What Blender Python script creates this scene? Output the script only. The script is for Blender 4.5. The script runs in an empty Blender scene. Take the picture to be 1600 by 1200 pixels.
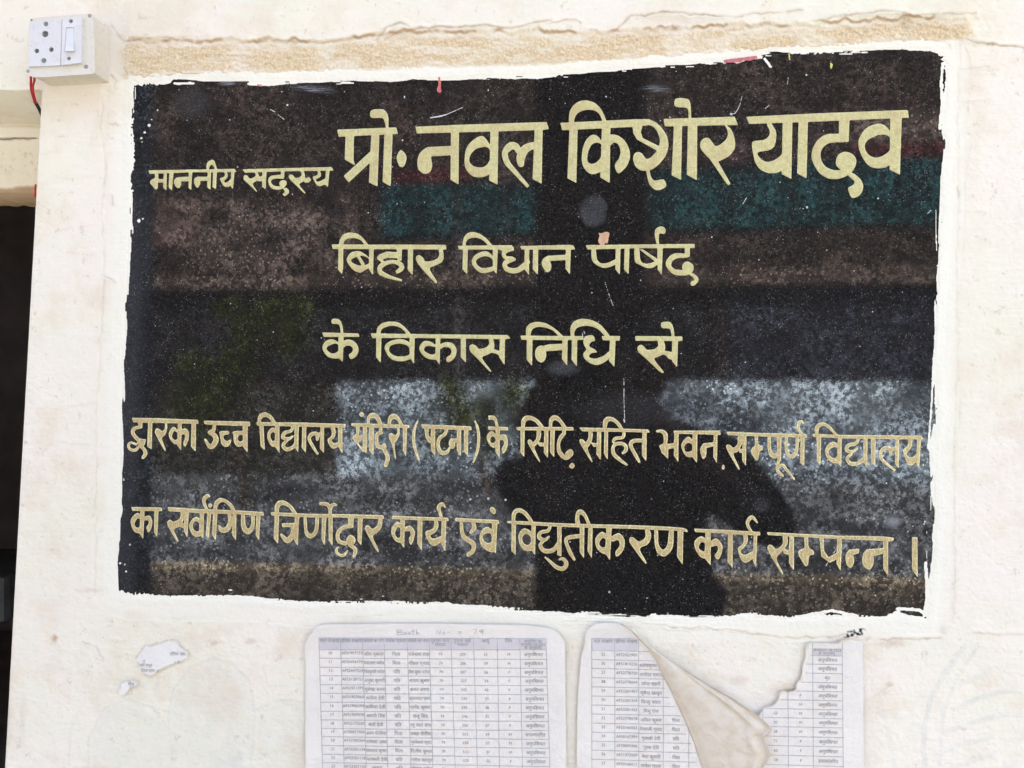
import bpy, bmesh, math, random
import numpy as np
from mathutils import Vector, Matrix
random.seed(7); RNG = np.random.default_rng(11)
S = bpy.context.scene
COL = S.collection
R = math.radians

# ------------------------------------------------------------------ camera, light, exposure
F, YAW, DIST, EYE = 1200.0, R(5.0), 0.87, 1.5          # focal length in photo pixels, turn to the left, metres to the wall, eye height
cam = bpy.data.cameras.new('camera'); camo = bpy.data.objects.new('camera', cam); COL.objects.link(camo)
cam.lens = 36 * F / 1600; cam.sensor_width = 36; cam.clip_start = 0.01; cam.clip_end = 400
camo.location = (0, -DIST, EYE); camo.rotation_euler = (R(90), 0, YAW)
S.camera = camo
SUN_EL, SUN_AZ = R(58), R(12)                            # the sun stands behind the wall, so its front is in open shade
world = bpy.data.worlds.new('World'); S.world = world; world.use_nodes = True
wn = world.node_tree.nodes; wn.clear()
sky = wn.new('ShaderNodeTexSky'); sky.sky_type = 'NISHITA'; sky.sun_disc = False
sky.sun_elevation = SUN_EL; sky.sun_rotation = SUN_AZ; sky.dust_density = 4.0; sky.ozone_density = 0.6
bg = wn.new('ShaderNodeBackground'); bg.inputs[1].default_value = 0.14
wo = wn.new('ShaderNodeOutputWorld')
world.node_tree.links.new(sky.outputs[0], bg.inputs[0]); world.node_tree.links.new(bg.outputs[0], wo.inputs[0])
sl = bpy.data.lights.new('sun', 'SUN'); sl.energy = 3.2; sl.angle = R(0.5); sl.color = (1, .96, .89)
so = bpy.data.objects.new('sun', sl); COL.objects.link(so)
sd = Vector((math.sin(SUN_AZ)*math.cos(SUN_EL), math.cos(SUN_AZ)*math.cos(SUN_EL), math.sin(SUN_EL)))
so.rotation_euler = (-sd).to_track_quat('-Z', 'Y').to_euler(); so.location = sd * 30
S.view_settings.view_transform = 'Standard'; S.view_settings.look = 'None'
S.view_settings.gamma = 1; S.view_settings.use_curve_mapping = False
S.view_settings.exposure = 3.34
S.render.engine = 'CYCLES'
S.cycles.max_bounces = 8; S.cycles.diffuse_bounces = 5; S.cycles.glossy_bounces = 3
S.cycles.caustics_reflective = False; S.cycles.use_denoising = True

# ------------------------------------------------------------------ from the photo's pixels to points on the wall
CA, SA = math.cos(YAW), math.sin(YAW)
def W(px, py, d=0.0):
    """point of the plane d metres in front of the wall (arrays allowed)"""
    px = np.asarray(px, float); py = np.asarray(py, float)
    a = (px - 800) / F; b = (600 - py) / F
    dx, dy, dz = -SA + CA*a, CA + SA*a, b
    t = (DIST - d) / dy
    return np.stack([dx*t, -DIST + dy*t, EYE + dz*t], -1)
def V(px, py, d=0.0): return Vector(W(px, py, d).tolist())
def mirror_at(px, py, y):
    """a real place at depth y (negative: before the wall) that the polished slab shows at this pixel"""
    a = (px - 800) / F; b = (600 - py) / F
    dx, dy, dz = -SA + CA*a, CA + SA*a, b
    k = (DIST + abs(y)) / dy
    return Vector((dx*k, y, EYE + dz*k))

# ------------------------------------------------------------------ helpers
def tag(o, label=None, cat=None, group=None, kind=None):
    if label: o['label'] = label
    if cat: o['category'] = cat
    if group: o['group'] = group
    if kind: o['kind'] = kind
    return o
def empty(name, loc):
    o = bpy.data.objects.new(name, None); o.location = loc; o.empty_display_size = .05; COL.objects.link(o); return o
def link(name, me, m=None, parent=None, smooth=False):
    o = bpy.data.objects.new(name, me); COL.objects.link(o)
    if m: me.materials.append(m)
    if parent:
        o.parent = parent
        o.matrix_parent_inverse = Matrix.Translation(-parent.location) if parent.type == 'EMPTY' else Matrix()
    if smooth: me.polygons.foreach_set('use_smooth', [True]*len(me.polygons))
    return o
def mesh(name, verts, faces, m=None, parent=None, smooth=False):
    me = bpy.data.meshes.new(name); me.from_pydata([tuple(v) for v in verts], [], [tuple(f) for f in faces]); me.update()
    return link(name, me, m, parent, smooth)
def bmo(name, bm, m=None, parent=None, smooth=False):
    me = bpy.data.meshes.new(name); bm.normal_update(); bm.to_mesh(me); bm.free()
    return link(name, me, m, parent, smooth)
def add_box(bm, c, s, bev=0.0, mat=None, seg=2):
    r = bmesh.ops.create_cube(bm, size=1); vs = r['verts']
    bmesh.ops.scale(bm, vec=s, verts=vs)
    if bev:
        es = list({e for v in vs for e in v.link_edges})
        rb = bmesh.ops.bevel(bm, geom=es, offset=bev, segments=seg, affect='EDGES', profile=.6)
        vs = list({v for f in rb['faces'] for v in f.verts} | {v for v in vs if v.is_valid})
        allv = set(vs); stack = list(vs)
        while stack:
            v = stack.pop()
            for e in v.link_edges:
                w = e.other_vert(v)
                if w not in allv: allv.add(w); stack.append(w)
        vs = list(allv)
    M = (mat or Matrix()) @ Matrix.Translation(c) if mat is None else mat @ Matrix.Translation(c)
    bmesh.ops.transform(bm, matrix=M, verts=vs)
    return vs
def tube(pts, r, n=10, closed=False, taper=None):
    bm = bmesh.new(); rings = []; pts = [Vector(p) for p in pts]
    for i, p in enumerate(pts):
        t = (pts[min(i+1, len(pts)-1)] - pts[max(i-1, 0)]).normalized()
        u = t.orthogonal().normalized() if i == 0 else (u - t*u.dot(t)).normalized()
        w = t.cross(u); rr = taper[i] if taper else r
        rings.append([bm.verts.new(p + (u*math.cos(a) + w*math.sin(a))*rr) for a in [2*math.pi*k/n for k in range(n)]])
    for a, b in zip(rings, rings[1:]):
        for k in range(n): bm.faces.new((a[k], a[(k+1) % n], b[(k+1) % n], b[k]))
    bm.faces.new(list(reversed(rings[0]))); bm.faces.new(rings[-1])
    return bm
def lerp(a, b, t): return a + (b-a)*t
def sstep(a, b, x):
    t = np.clip((x-a)/(b-a), 0, 1); return t*t*(3-2*t)

# value noise on arrays
def vnoise(x, y, seed=0):
    xi = np.floor(x).astype(np.int64); yi = np.floor(y).astype(np.int64); fx = x-xi; fy = y-yi
    fx = fx*fx*(3-2*fx); fy = fy*fy*(3-2*fy)
    def h(a, b):
        n = (a*374761393 + b*668265263 + seed*982451653) & 0xffffffff
        n = ((n ^ (n >> 13))*1274126177) & 0xffffffff
        return ((n ^ (n >> 16)) & 0xffff)/65535.0
    return lerp(lerp(h(xi, yi), h(xi+1, yi), fx), lerp(h(xi, yi+1), h(xi+1, yi+1), fx), fy)
def fbm(x, y, seed=0, o=4):
    s = 0; a = .5; n = 0
    for k in range(o):
        s = s + a*vnoise(x*2**k, y*2**k, seed+k*17); n += a; a *= .5
    return s/n
def dist_line(X, Y, pts):
    """distance to a polyline"""
    best = np.full(X.shape, 1e9)
    for (x1, y1), (x2, y2) in zip(pts, pts[1:]):
        dx, dy = x2-x1, y2-y1; L = dx*dx+dy*dy or 1e-9
        t = np.clip(((X-x1)*dx + (Y-y1)*dy)/L, 0, 1)
        best = np.minimum(best, np.hypot(X-x1-t*dx, Y-y1-t*dy))
    return best

# ------------------------------------------------------------------ node materials
class NT:
    def __init__(s, name):
        s.m = bpy.data.materials.new(name); s.m.use_nodes = True; s.n = s.m.node_tree.nodes; s.l = s.m.node_tree.links
        s.b = s.n['Principled BSDF']; s.co = None
    def coord(s):
        if not s.co: s.co = s.n.new('ShaderNodeTexCoord').outputs['Object']
        return s.co
    def stretch(s, v):
        m = s.n.new('ShaderNodeMapping'); m.inputs['Scale'].default_value = v; s.l.new(s.coord(), m.inputs['Vector']); return m.outputs[0]
    def noise(s, sc, det=3, rough=.55, vec=None, dist=0):
        t = s.n.new('ShaderNodeTexNoise'); t.inputs['Scale'].default_value = sc; t.inputs['Detail'].default_value = det
        t.inputs['Roughness'].default_value = rough; t.inputs['Distortion'].default_value = dist
        s.l.new(vec or s.coord(), t.inputs['Vector']); return t.outputs['Fac']
    def voro(s, sc, feat='F1', vec=None):
        t = s.n.new('ShaderNodeTexVoronoi'); t.feature = feat; t.inputs['Scale'].default_value = sc
        s.l.new(vec or s.coord(), t.inputs['Vector']); return t
    def warp(s, sc, amt):
        t = s.n.new('ShaderNodeTexNoise'); t.inputs['Scale'].default_value = sc; t.inputs['Detail'].default_value = 3; s.l.new(s.coord(), t.inputs['Vector'])
        a = s.n.new('ShaderNodeVectorMath'); a.operation = 'MULTIPLY_ADD'; s.l.new(t.outputs['Color'], a.inputs[0]); a.inputs[1].default_value = (amt,)*3; s.l.new(s.coord(), a.inputs[2]); return a.outputs[0]
    def attr(s, name):
        a = s.n.new('ShaderNodeAttribute'); a.attribute_name = name; return a.outputs['Fac']
    def ramp(s, f, a, b, ca=0.0, cb=1.0):
        r = s.n.new('ShaderNodeMapRange'); r.interpolation_type = 'SMOOTHSTEP'
        for k, v in zip(('From Min', 'From Max', 'To Min', 'To Max'), (a, b, ca, cb)): r.inputs[k].default_value = v
        s.l.new(f, r.inputs['Value']); return r.outputs[0]
    def math(s, op, a, b):
        m = s.n.new('ShaderNodeMath'); m.operation = op
        for i, v in enumerate((a, b)):
            if isinstance(v, (int, float)): m.inputs[i].default_value = v
            else: s.l.new(v, m.inputs[i])
        return m.outputs[0]
    def mix(s, f, a, b):
        m = s.n.new('ShaderNodeMix'); m.data_type = 'RGBA'
        if isinstance(f, (int, float)): m.inputs[0].default_value = f
        else: s.l.new(f, m.inputs[0])
        for i, v in ((6, a), (7, b)):
            if isinstance(v, tuple): m.inputs[i].default_value = (*v, 1)
            else: s.l.new(v, m.inputs[i])
        return m.outputs[2]
    def put(s, sock, v):
        i = s.b.inputs[sock]
        if isinstance(v, tuple): i.default_value = (*v, 1)
        elif isinstance(v, (int, float)): i.default_value = v
        else: s.l.new(v, i)
        return s
    def bump(s, h, strength, dist):
        b = s.n.new('ShaderNodeBump'); b.inputs['Strength'].default_value = strength; b.inputs['Distance'].default_value = dist
        s.l.new(h, b.inputs['Height']); s.l.new(b.outputs[0], s.b.inputs['Normal']); return s
def plain(name, c, rough=.6, var=.12, scale=30, spec=.5, bump=0):
    t = NT(name); n = t.noise(scale, 4)
    t.put('Base Color', t.mix(t.ramp(n, .3, .7), tuple(x*(1-var) for x in c), tuple(min(x*(1+var), 1) for x in c)))
    t.put('Roughness', rough).put('Specular IOR Level', spec)
    if bump: t.bump(n, bump, .002)
    return t.m
# strokes of the painted lettering, read off the plaque: origin and scale per reading window, then
# P polygon, Q smooth closed shape, H hole (cuts the shapes before it in its group), C smooth stroke "x,y:width"
WIN = {'M1': (228,240,10), 'M2': (370,240,10), 'A2': (510,140,4.4444), 'A3': (860,130,4.4444), 'A4': (1120,110,4.4444),
       'B1': (500,340,5), 'B2': (790,340,5), 'D1': (180,620,4.4444), 'D2': (500,620,4.4444), 'D3': (790,630,4.4444), 'D4': (1110,640,4.4444)}
TEXT = [
# ---- line 1
[
('M1', '''P 35,262 700,250 1385,238 1420,285 1300,290 700,292 60,318
P 135,310 200,310 185,440 190,530 160,568 120,530 55,450 90,400 145,385
P 150,392 285,400 285,450 180,455
P 280,300 328,300 322,578 270,535
P 365,300 430,300 408,578 355,530
Q 480,375 530,400 550,450 545,500 515,540 470,520 440,460 445,410
P 490,370 680,358 680,432 540,435
P 672,285 725,285 708,575 665,535
Q 800,365 835,400 848,450 840,490 808,535 770,500 750,440 760,390
P 800,360 970,362 970,425 840,430
P 945,250 945,170 970,125 1030,92 1070,110 1090,170 1115,250 1080,250 1065,200 1035,175 1000,185 980,250
P 965,285 1018,285 1008,570 958,525
P 1052,240 1110,240 1095,560 1038,520
P 1215,290 1265,290 1280,330 1275,375 1210,438 1245,460 1300,425 1335,380 1335,500 1290,520 1230,525 1195,480 1145,385 1200,375 1235,345 1235,310
P 1330,285 1385,285 1360,560 1330,520'''),
('M2', '''P 85,245 700,228 1480,210 1515,265 700,278 125,300
P 130,330 165,340 195,390 240,385 285,360 300,330 275,290 320,290 350,340 345,390 310,430 235,470 325,595 315,608 200,490 100,405 105,350
P 330,365 400,350 400,430 340,435 310,420
P 400,280 465,280 450,555 395,520
P 690,270 745,270 740,390 700,395 690,330
P 740,325 620,335 530,345 490,395 490,450 520,520 560,555 640,570 720,550 770,500 730,490 680,510 600,510 550,480 530,440 550,405 600,390 710,390
Q 720,415 765,425 780,460 765,500 720,530 670,490 670,440
P 725,550 770,530 815,570 815,620 750,668 710,635 755,600
P 985,270 1040,270 1060,310 1070,370 1050,425 1010,455 960,475 1080,620 1065,632 920,490 810,385 815,335 850,320 890,350 910,380 960,380 1010,350 1015,310
P 1055,390 1130,365 1165,410 1120,455 1070,455 1040,430
P 1255,265 1300,270 1320,325 1310,365 1235,400 1240,430 1275,440 1330,420 1390,380 1390,480 1330,500 1290,515 1245,490 1170,355 1250,345 1270,310
P 1395,250 1450,250 1425,525 1375,480'''),
('A2', '''P 75,278 485,262 497,308 85,328
P 133,315 192,315 188,490 200,525 185,520 128,485
P 120,600 305,430 322,490 155,645
P 312,305 368,305 355,673 295,645
P 403,300 460,300 447,673 390,640
P 303,140 385,133 410,145 432,185 430,280 418,280 400,205 385,195 303,200
Q 525,422 556,465 545,520 525,540 500,520 488,470 505,430'''),
('A2', '''P 617,258 870,246 1530,225 1545,275 1500,280 1200,290 628,305
Q 720,400 670,420 640,460 632,510 640,555 680,585 720,570 735,525 728,480
P 690,410 720,398 880,390 880,455 720,465
P 865,285 920,285 918,660 862,625
Q 1075,322 1110,345 1140,400 1147,480 1145,560 1110,600 1045,608 1000,590 965,540 960,470 975,400 1020,350
H 1080,400 1115,400 1138,430 1138,480 1105,530 1065,540 1020,530 993,500 1000,455 1035,415
P 1140,275 1195,275 1188,660 1130,630
C 1335,430:40 1315,395:48 1275,395:55 1240,440:42 1255,505:40 1300,560:33 1402,675:22
C 1352,522:42 1350,470:60 1385,410:58 1450,385:45
P 1447,260 1502,260 1495,655 1432,620'''),
('A3', '''P 68,275 590,250 690,250 700,290 590,303 82,327
P 133,300 190,300 180,693 118,660
P 127,290 130,200 160,150 205,122 255,118 310,135 355,180 392,265 365,270 340,210 300,185 240,185 190,205 165,245 163,290
P 358,290 417,290 412,693 347,655
Q 305,358 340,380 360,430 365,520 360,600 300,632 255,615 222,560 220,480 240,410 270,370
H 320,413 355,430 355,500 325,545 285,560 258,540 262,480 285,430
P 358,290 417,290 412,693 347,655
P 410,352 470,360 520,400 550,460 555,520 530,580 470,637 440,570 480,520 490,470 470,420 440,410 410,440
P 680,252 725,265 775,310 812,370 822,430 805,500 755,565 700,605 630,610 590,580 572,530 580,490 605,475 635,485 665,530 700,515 735,475 755,440 762,390 745,340 715,300 680,290
P 570,295 640,295 628,340 640,380 760,440 745,472 600,390 575,345
P 663,600 687,598 697,650 720,680 790,662 810,715 770,740 730,745 690,710 675,665'''),
('A3', '''P 785,248 1280,232 1302,290 795,300
P 858,290 915,290 907,672 842,640
P 955,280 1020,280 1017,675 947,635
P 862,110 900,100 960,110 970,130 977,180 977,255 960,255 958,190 950,170 858,165
P 1200,280 1250,310 1275,360 1285,420 1280,460 1240,510 1155,550 1120,540 1070,490 1040,450 1040,410 1065,380 1100,378 1125,410 1145,440 1185,425 1225,385 1235,350 1225,315
P 1110,530 1165,545 1250,695 1238,710 1225,700'''),
('A4', '''P 203,322 700,298 1310,275 1328,278 1333,330 1280,330 640,358 225,372
P 340,365 375,360 415,425 412,480 400,530 370,555 280,567 285,590 310,620 345,638 400,625 445,590 468,560 468,690 410,715 355,715 300,690 265,640 250,570 238,490 330,485 365,455 370,420
P 458,340 525,340 518,755 450,720
P 568,340 633,340 623,750 558,715
P 848,335 922,330 915,498 860,498 848,440
P 915,435 850,440 760,440 700,480 665,540 655,600 675,660 715,720 780,755 850,755 920,725 960,680 925,680 880,690 820,695 760,675 725,630 718,570 740,530 780,503 860,498 915,498
Q 890,565 940,580 968,620 960,670 925,700 870,695 830,660 828,625 845,585
P 905,728 940,705 1000,755 1020,800 1010,845 985,875 935,893 905,815 950,795 960,770
Q 1120,370 1170,385 1205,430 1215,500 1215,590 1200,655 1135,680 1060,665 1010,600 985,530 990,470 1040,400
H 1150,445 1205,470 1205,545 1165,585 1110,605 1060,590 1030,545 1035,500 1080,465
P 1205,320 1285,320 1272,725 1200,690'''),
],
# ---- line 2
[
('B1', '''P 90,210 980,212 990,250 720,248 100,245
P 145,225 155,170 180,130 225,115 290,122 335,155 388,225 355,220 320,175 280,160 225,160 190,180 178,225
P 145,235 182,235 180,400 172,445 140,405
Q 300,262 350,285 385,320 392,380 350,412 310,430 255,405 215,350 210,320 240,275
H 320,298 370,312 385,335 375,362 325,375 290,370 245,345 255,320
P 285,300 308,296 352,365 325,372
P 385,230 420,230 415,450 382,405
P 600,240 640,240 638,335 610,340 600,312
P 460,290 520,265 600,270 640,262 638,318 520,315 480,335 450,320
C 458,312:32 478,335:20 500,352:20
C 465,415:32 472,385:38 510,358:35 570,345:30 625,362:35 638,395:38 602,425:28
C 465,400:30 475,430:38 540,462:28 640,492:16
P 688,240 727,240 725,450 685,410
P 925,240 960,240 968,310 955,350 900,375 845,395 920,505 908,520 880,490 800,405 752,345 750,300 775,290 805,310 820,345 870,340 920,320 935,290'''),
('B1', '''P 1075,220 1500,215 1515,260 1420,262 1400,250 1085,250
P 1110,230 1120,160 1150,120 1195,110 1250,125 1310,170 1360,235 1325,230 1280,180 1225,155 1170,160 1140,185 1137,230
P 1118,240 1155,240 1150,442 1112,405
Q 1285,262 1330,280 1362,330 1370,400 1310,430 1255,430 1205,390 1185,340 1215,290
H 1285,302 1335,315 1355,350 1350,380 1300,392 1255,390 1220,355 1230,325
P 1350,230 1390,230 1380,442 1350,405
C 1500,240:40 1455,255:40 1435,285:30 1450,312:28 1505,318:28
C 1522,325:26 1460,345:36 1442,372:34 1470,408:40 1540,412:42 1595,375:42 1625,345:36'''),
('B2', '''P 150,240 185,240 182,450 145,400
P 112,222 500,212 530,218 545,250 500,250 125,250
P 215,240 255,240 252,448 212,405
Q 325,310 345,340 358,375 350,410 325,428 295,395 282,355 295,320
P 310,308 330,298 480,290 480,330 345,340
P 470,235 510,235 503,445 468,400'''),
('B2', '''P 625,215 1000,210 1475,205 1478,237 1000,240 640,250
P 668,240 705,240 712,330 745,360 800,355 868,320 872,360 810,390 760,395 700,365 672,330
P 860,235 898,235 893,448 858,405
P 930,235 968,235 962,445 925,405
P 1003,235 1045,235 1050,330 1075,360 1125,360 1195,330 1195,360 1150,395 1100,395 1040,365 1008,350
P 1040,245 1075,250 1195,330 1180,352
P 1185,230 1228,230 1220,450 1188,405
P 1183,215 1165,150 1165,100 1190,72 1225,67 1250,85 1250,125 1225,128 1205,120 1195,140 1199,215
P 1400,230 1440,230 1438,305 1410,315 1400,290
P 1430,285 1340,275 1290,290 1255,335 1250,370 1275,415 1320,450 1400,455 1445,440 1470,410 1430,400 1380,410 1320,405 1290,375 1300,340 1340,315 1420,315
Q 1415,342 1460,365 1467,410 1430,432 1385,410 1382,370
P 1430,445 1460,430 1505,465 1508,500 1470,535 1445,530 1445,500 1475,490 1465,465'''),
],
# ---- line 3
[
('B1', '''P 15,897 300,905 310,932 30,932
P 90,790 145,790 168,815 178,860 184,915 165,915 155,850 145,830 90,832
Q 90,950 130,965 160,1000 167,1050 160,1095 110,1100 60,1085 25,1040 22,1000 45,965
H 95,990 130,985 148,1010 140,1045 100,1062 65,1045 52,1015
P 145,915 185,915 178,1130 142,1090
P 178,962 225,950 270,965 300,1010 302,1045 285,1085 240,1112 220,1070 250,1055 260,1025 240,1000 205,1000 180,1020'''),
('B1', '''P 395,905 1465,918 1490,945 1450,950 1100,945 700,940 410,942
P 440,920 445,860 480,825 540,810 610,815 665,855 725,928 690,925 640,865 590,845 530,848 480,870 468,920
P 440,930 480,930 475,1138 438,1090
Q 630,950 690,970 717,1020 720,1090 660,1120 590,1118 540,1090 508,1030 515,990 560,960
H 620,985 680,1000 705,1040 690,1075 630,1085 575,1075 540,1040 555,1000
P 700,930 740,930 735,1145 700,1090
Q 865,970 905,1000 927,1040 930,1100 880,1110 820,1090 780,1040 782,1000 815,965
H 870,1005 905,1015 910,1050 880,1070 845,1060 812,1035 830,1005
P 905,935 940,935 935,1152 900,1100
P 935,990 985,970 1040,980 1070,1030 1060,1085 1030,1120 990,1135 985,1090 1020,1075 1030,1040 1010,1012 965,1010 938,1030
P 1100,940 1140,940 1140,1135 1100,1090
P 1165,1000 1190,988 1220,1000 1240,1030 1300,1015 1325,985 1315,940 1350,940 1365,1005 1350,1050 1300,1075 1255,1092 1345,1205 1325,1205 1240,1110 1170,1045
P 1345,1020 1405,1045 1405,1080 1370,1060 1330,1055
P 1405,940 1445,940 1442,1155 1400,1090'''),
('B2', '''P 115,922 450,925 605,925 605,955 450,958 125,955
P 750,925 895,925 890,962 760,958
P 160,935 158,860 190,825 250,812 320,825 390,870 460,935 420,932 370,880 310,858 250,852 205,870 190,935
P 165,940 210,940 207,1160 165,1110
Q 285,1000 310,1035 318,1075 305,1115 275,1132 240,1105 230,1060 245,1015
P 258,1010 340,990 450,985 450,1035 310,1045
P 445,935 485,935 482,1160 440,1105
P 508,935 505,855 530,810 590,788 660,795 740,830 825,935 785,935 720,865 650,845 590,848 550,865 535,900 538,935
P 518,945 560,945 557,1165 515,1110
P 620,925 685,915 705,965 665,970 650,1000 665,1015 700,1030 720,1055 680,1055 650,1075 655,1095 700,1105 770,1080 818,1035 822,1090 770,1135 710,1155 650,1135 610,1095 605,1060 635,1030 605,985 610,950
P 815,945 860,945 850,1168 808,1120'''),
('B2', '''P 1012,925 1380,928 1382,960 1360,965 1015,962
P 1212,815 1285,812 1305,840 1315,880 1320,940 1300,940 1290,880 1275,865 1215,865
P 1185,955 1230,955 1250,1005 1240,1060 1200,1085 1150,1100 1245,1215 1215,1215 1095,1100 1030,1045 1030,1005 1060,990 1085,1010 1100,1035 1160,1030 1195,1005
P 1240,1040 1305,1050 1305,1110 1275,1105 1250,1075 1220,1070
P 1300,945 1348,945 1340,1172 1300,1120'''),
],
# ---- line 4
[
('D1', '''P 115,145 300,148 575,160 580,188 200,180 125,178
P 155,175 190,175 188,215 170,222
C 185,208:20 135,220:26 122,250:26 150,290:26 185,312:28
P 165,290 215,295 205,335 175,345 150,320
C 150,332:16 110,318:18 92,338:20 105,365:20 140,370:22 165,345:20 195,330:20
C 175,340:25 200,365:25 210,395:28 190,425:22
P 228,175 258,175 255,368 222,345
P 285,215 310,225 325,240 345,225 345,175 362,175 362,235 340,275 320,285 355,375 345,382 290,280 272,245
Q 405,208 440,240 450,270 447,320 410,327 378,288 375,245
H 410,238 435,255 440,280 415,300 395,275
P 435,178 462,178 458,378 430,335
P 455,228 490,215 515,245 510,300 485,355 468,325 485,290 482,255 458,268
P 530,180 562,180 560,385 525,345'''),
('D1', '''P 612,165 935,172 940,205 650,195 620,190
C 690,192:22 682,232:28 652,248:22 690,268:34 698,310:38 662,348:32 622,292:14
P 718,238 790,235 795,262 755,265 750,290 775,310 800,295 810,300 795,340 765,352 735,330 728,270
P 810,238 915,235 915,265 855,265 850,300 870,315 915,280 915,320 870,350 840,345 822,310 820,265
P 885,195 920,195 920,390 885,345'''),
('D1', '''P 978,175 1300,178 1600,188 1600,215 1300,208 985,200
P 990,190 988,140 1010,112 1045,105 1085,125 1125,188 1095,188 1070,150 1040,138 1015,150 1010,190
P 1000,195 1030,195 1040,375 1010,345
Q 1090,213 1125,235 1132,290 1125,335 1090,347 1060,300 1058,250
H 1095,245 1113,260 1113,290 1095,308 1080,285 1080,260
P 1110,195 1140,195 1142,395 1108,345
C 1235,200:20 1222,235:22 1178,250:26 1165,283:26 1205,292:24 1235,272:14
C 1200,298:18 1165,335:24 1190,365:28 1235,350:26 1262,310:22
P 1245,195 1275,195 1272,390 1242,345
P 1298,200 1328,200 1325,390 1295,355
C 1402,290:20 1398,255:25 1362,262:28 1347,292:24 1370,340:22 1408,400:16
C 1402,300:20 1410,268:25 1440,250:25
P 1425,200 1452,200 1450,395 1420,360
P 1490,205 1525,210 1535,250 1520,290 1500,300 1520,325 1555,310 1555,345 1515,365 1490,345 1470,295 1500,275 1505,245
P 1545,205 1578,205 1580,400 1550,350'''),
('D2', '''P 170,188 178,190 170,212 150,212 150,188'''),
('D2', '''P 215,182 620,195 622,218 420,215 220,205
Q 290,105 308,122 290,142 270,122
P 248,198 276,198 272,264 252,264
Q 250,256 276,272 280,300 262,322 240,308 225,285
P 262,272 305,268 305,294 268,304
P 233,302 256,308 303,372 303,390
P 297,198 325,198 325,395 297,372
P 325,195 325,140 345,115 380,108 415,135 438,200 410,200 385,150 360,145 345,160 345,195
P 340,205 375,205 372,410 340,370
P 408,208 435,208 430,260 412,262
C 428,250:24 400,257:26 392,300:25 405,345:28 445,352:26
Q 445,318 462,348 447,377 422,355
C 440,360:24 462,395:28 470,430:30 455,480:28
P 480,255 500,250 520,270 540,250 533,210 553,210 555,265 530,310 515,320 530,435 520,438 500,330 475,285
P 470,200 470,150 490,120 520,115 555,145 583,205 555,205 535,160 515,150 495,165 490,200
P 575,205 605,205 598,418 575,375'''),
('D2', '''C 680,165:12 655,230:20 652,320:22 670,390:20 688,442:14'''),
('D2', '''P 700,190 1050,205 1055,232 900,228 710,218
P 725,215 755,215 755,270 775,290 778,322 750,315 730,275
P 770,215 800,215 802,415 770,375
C 878,220:22 868,258:24 830,288:26 820,340:26 840,385:30 880,385:28 900,355:16
Q 905,293 935,315 935,350 915,362 893,330
P 905,288 965,290 965,315 930,320
P 950,220 980,220 980,420 950,375
P 1000,220 1030,220 1028,418 998,375'''),
('D2', '''C 1075,165:10 1095,220:20 1102,300:22 1090,385:20 1062,460:12'''),
('D2', '''P 1165,205 1305,210 1308,235 1170,230
P 1168,130 1210,130 1228,150 1242,215 1222,215 1210,165 1195,158 1170,160
Q 1195,238 1225,270 1237,300 1232,350 1190,348 1160,300 1162,262
H 1198,275 1218,290 1215,315 1190,320 1182,295
P 1220,220 1250,220 1248,432 1218,380
P 1245,265 1285,255 1308,300 1302,355 1272,405 1258,360 1280,330 1275,300 1247,302'''),
('D3', '''P 72,165 470,165 475,190 80,188
P 108,175 108,115 135,85 180,85 230,115 275,175 240,175 205,128 165,115 140,125 130,175
P 103,180 133,180 130,378 103,340
P 215,180 245,180 248,240 215,290 195,305 245,410 235,415 150,275 155,252 175,250 190,275 215,245
P 215,270 280,275 280,300 235,300
P 268,180 298,180 295,385 265,345
P 300,175 300,110 325,82 360,85 390,115 430,175 400,175 370,130 345,115 325,125 322,175
P 310,180 342,180 338,378 308,340
P 392,180 420,180 415,222 395,225
C 410,208:24 385,235:28 368,280:24 375,340:30 420,380:30 462,352:20
Q 445,318 470,335 465,367 435,372 413,350
Q 460,413 480,432 465,455 440,440'''),
('D3', '''P 510,168 700,172 990,182 1005,205 830,200 530,195
P 575,190 605,190 605,250 580,300 565,310 608,410 598,415 510,270 515,248 540,250 555,275 575,245
P 590,270 640,280 640,300 610,305
P 635,190 665,190 662,400 630,355
P 675,180 675,120 700,92 745,95 790,130 828,192 800,192 765,140 735,122 710,130 700,180
P 685,190 712,190 710,398 682,350
C 822,195:22 815,235:24 762,246:24 745,270:18
C 745,312:22 760,286:25 805,280:25 834,297:25 834,328:26 812,348:18
C 745,305:22 750,350:28 790,390:25 845,430:16
C 975,262:25 900,260:28 870,278:28 875,310:25 905,365:25 930,410:18
P 950,195 980,195 978,408 945,360'''),
('D3', '''C 1050,195:18 1085,195:25 1110,220:32 1108,280:25 1080,302:28
P 1165,190 1490,190 1495,220 1170,212
P 1065,295 1110,285 1175,275 1175,310 1130,320 1130,392 1085,345
P 1170,198 1202,198 1200,410 1168,365
Q 1265,233 1300,260 1317,310 1312,367 1260,372 1228,330 1222,280
H 1268,275 1295,290 1300,315 1280,335 1250,335 1242,300
P 1298,205 1332,205 1330,420 1295,370
Q 1375,288 1395,320 1390,370 1370,387 1352,340 1355,305
P 1362,290 1375,278 1450,270 1450,298 1392,312
P 1445,205 1472,205 1468,420 1442,375
Q 1510,425 1522,440 1516,462 1500,452'''),
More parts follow.
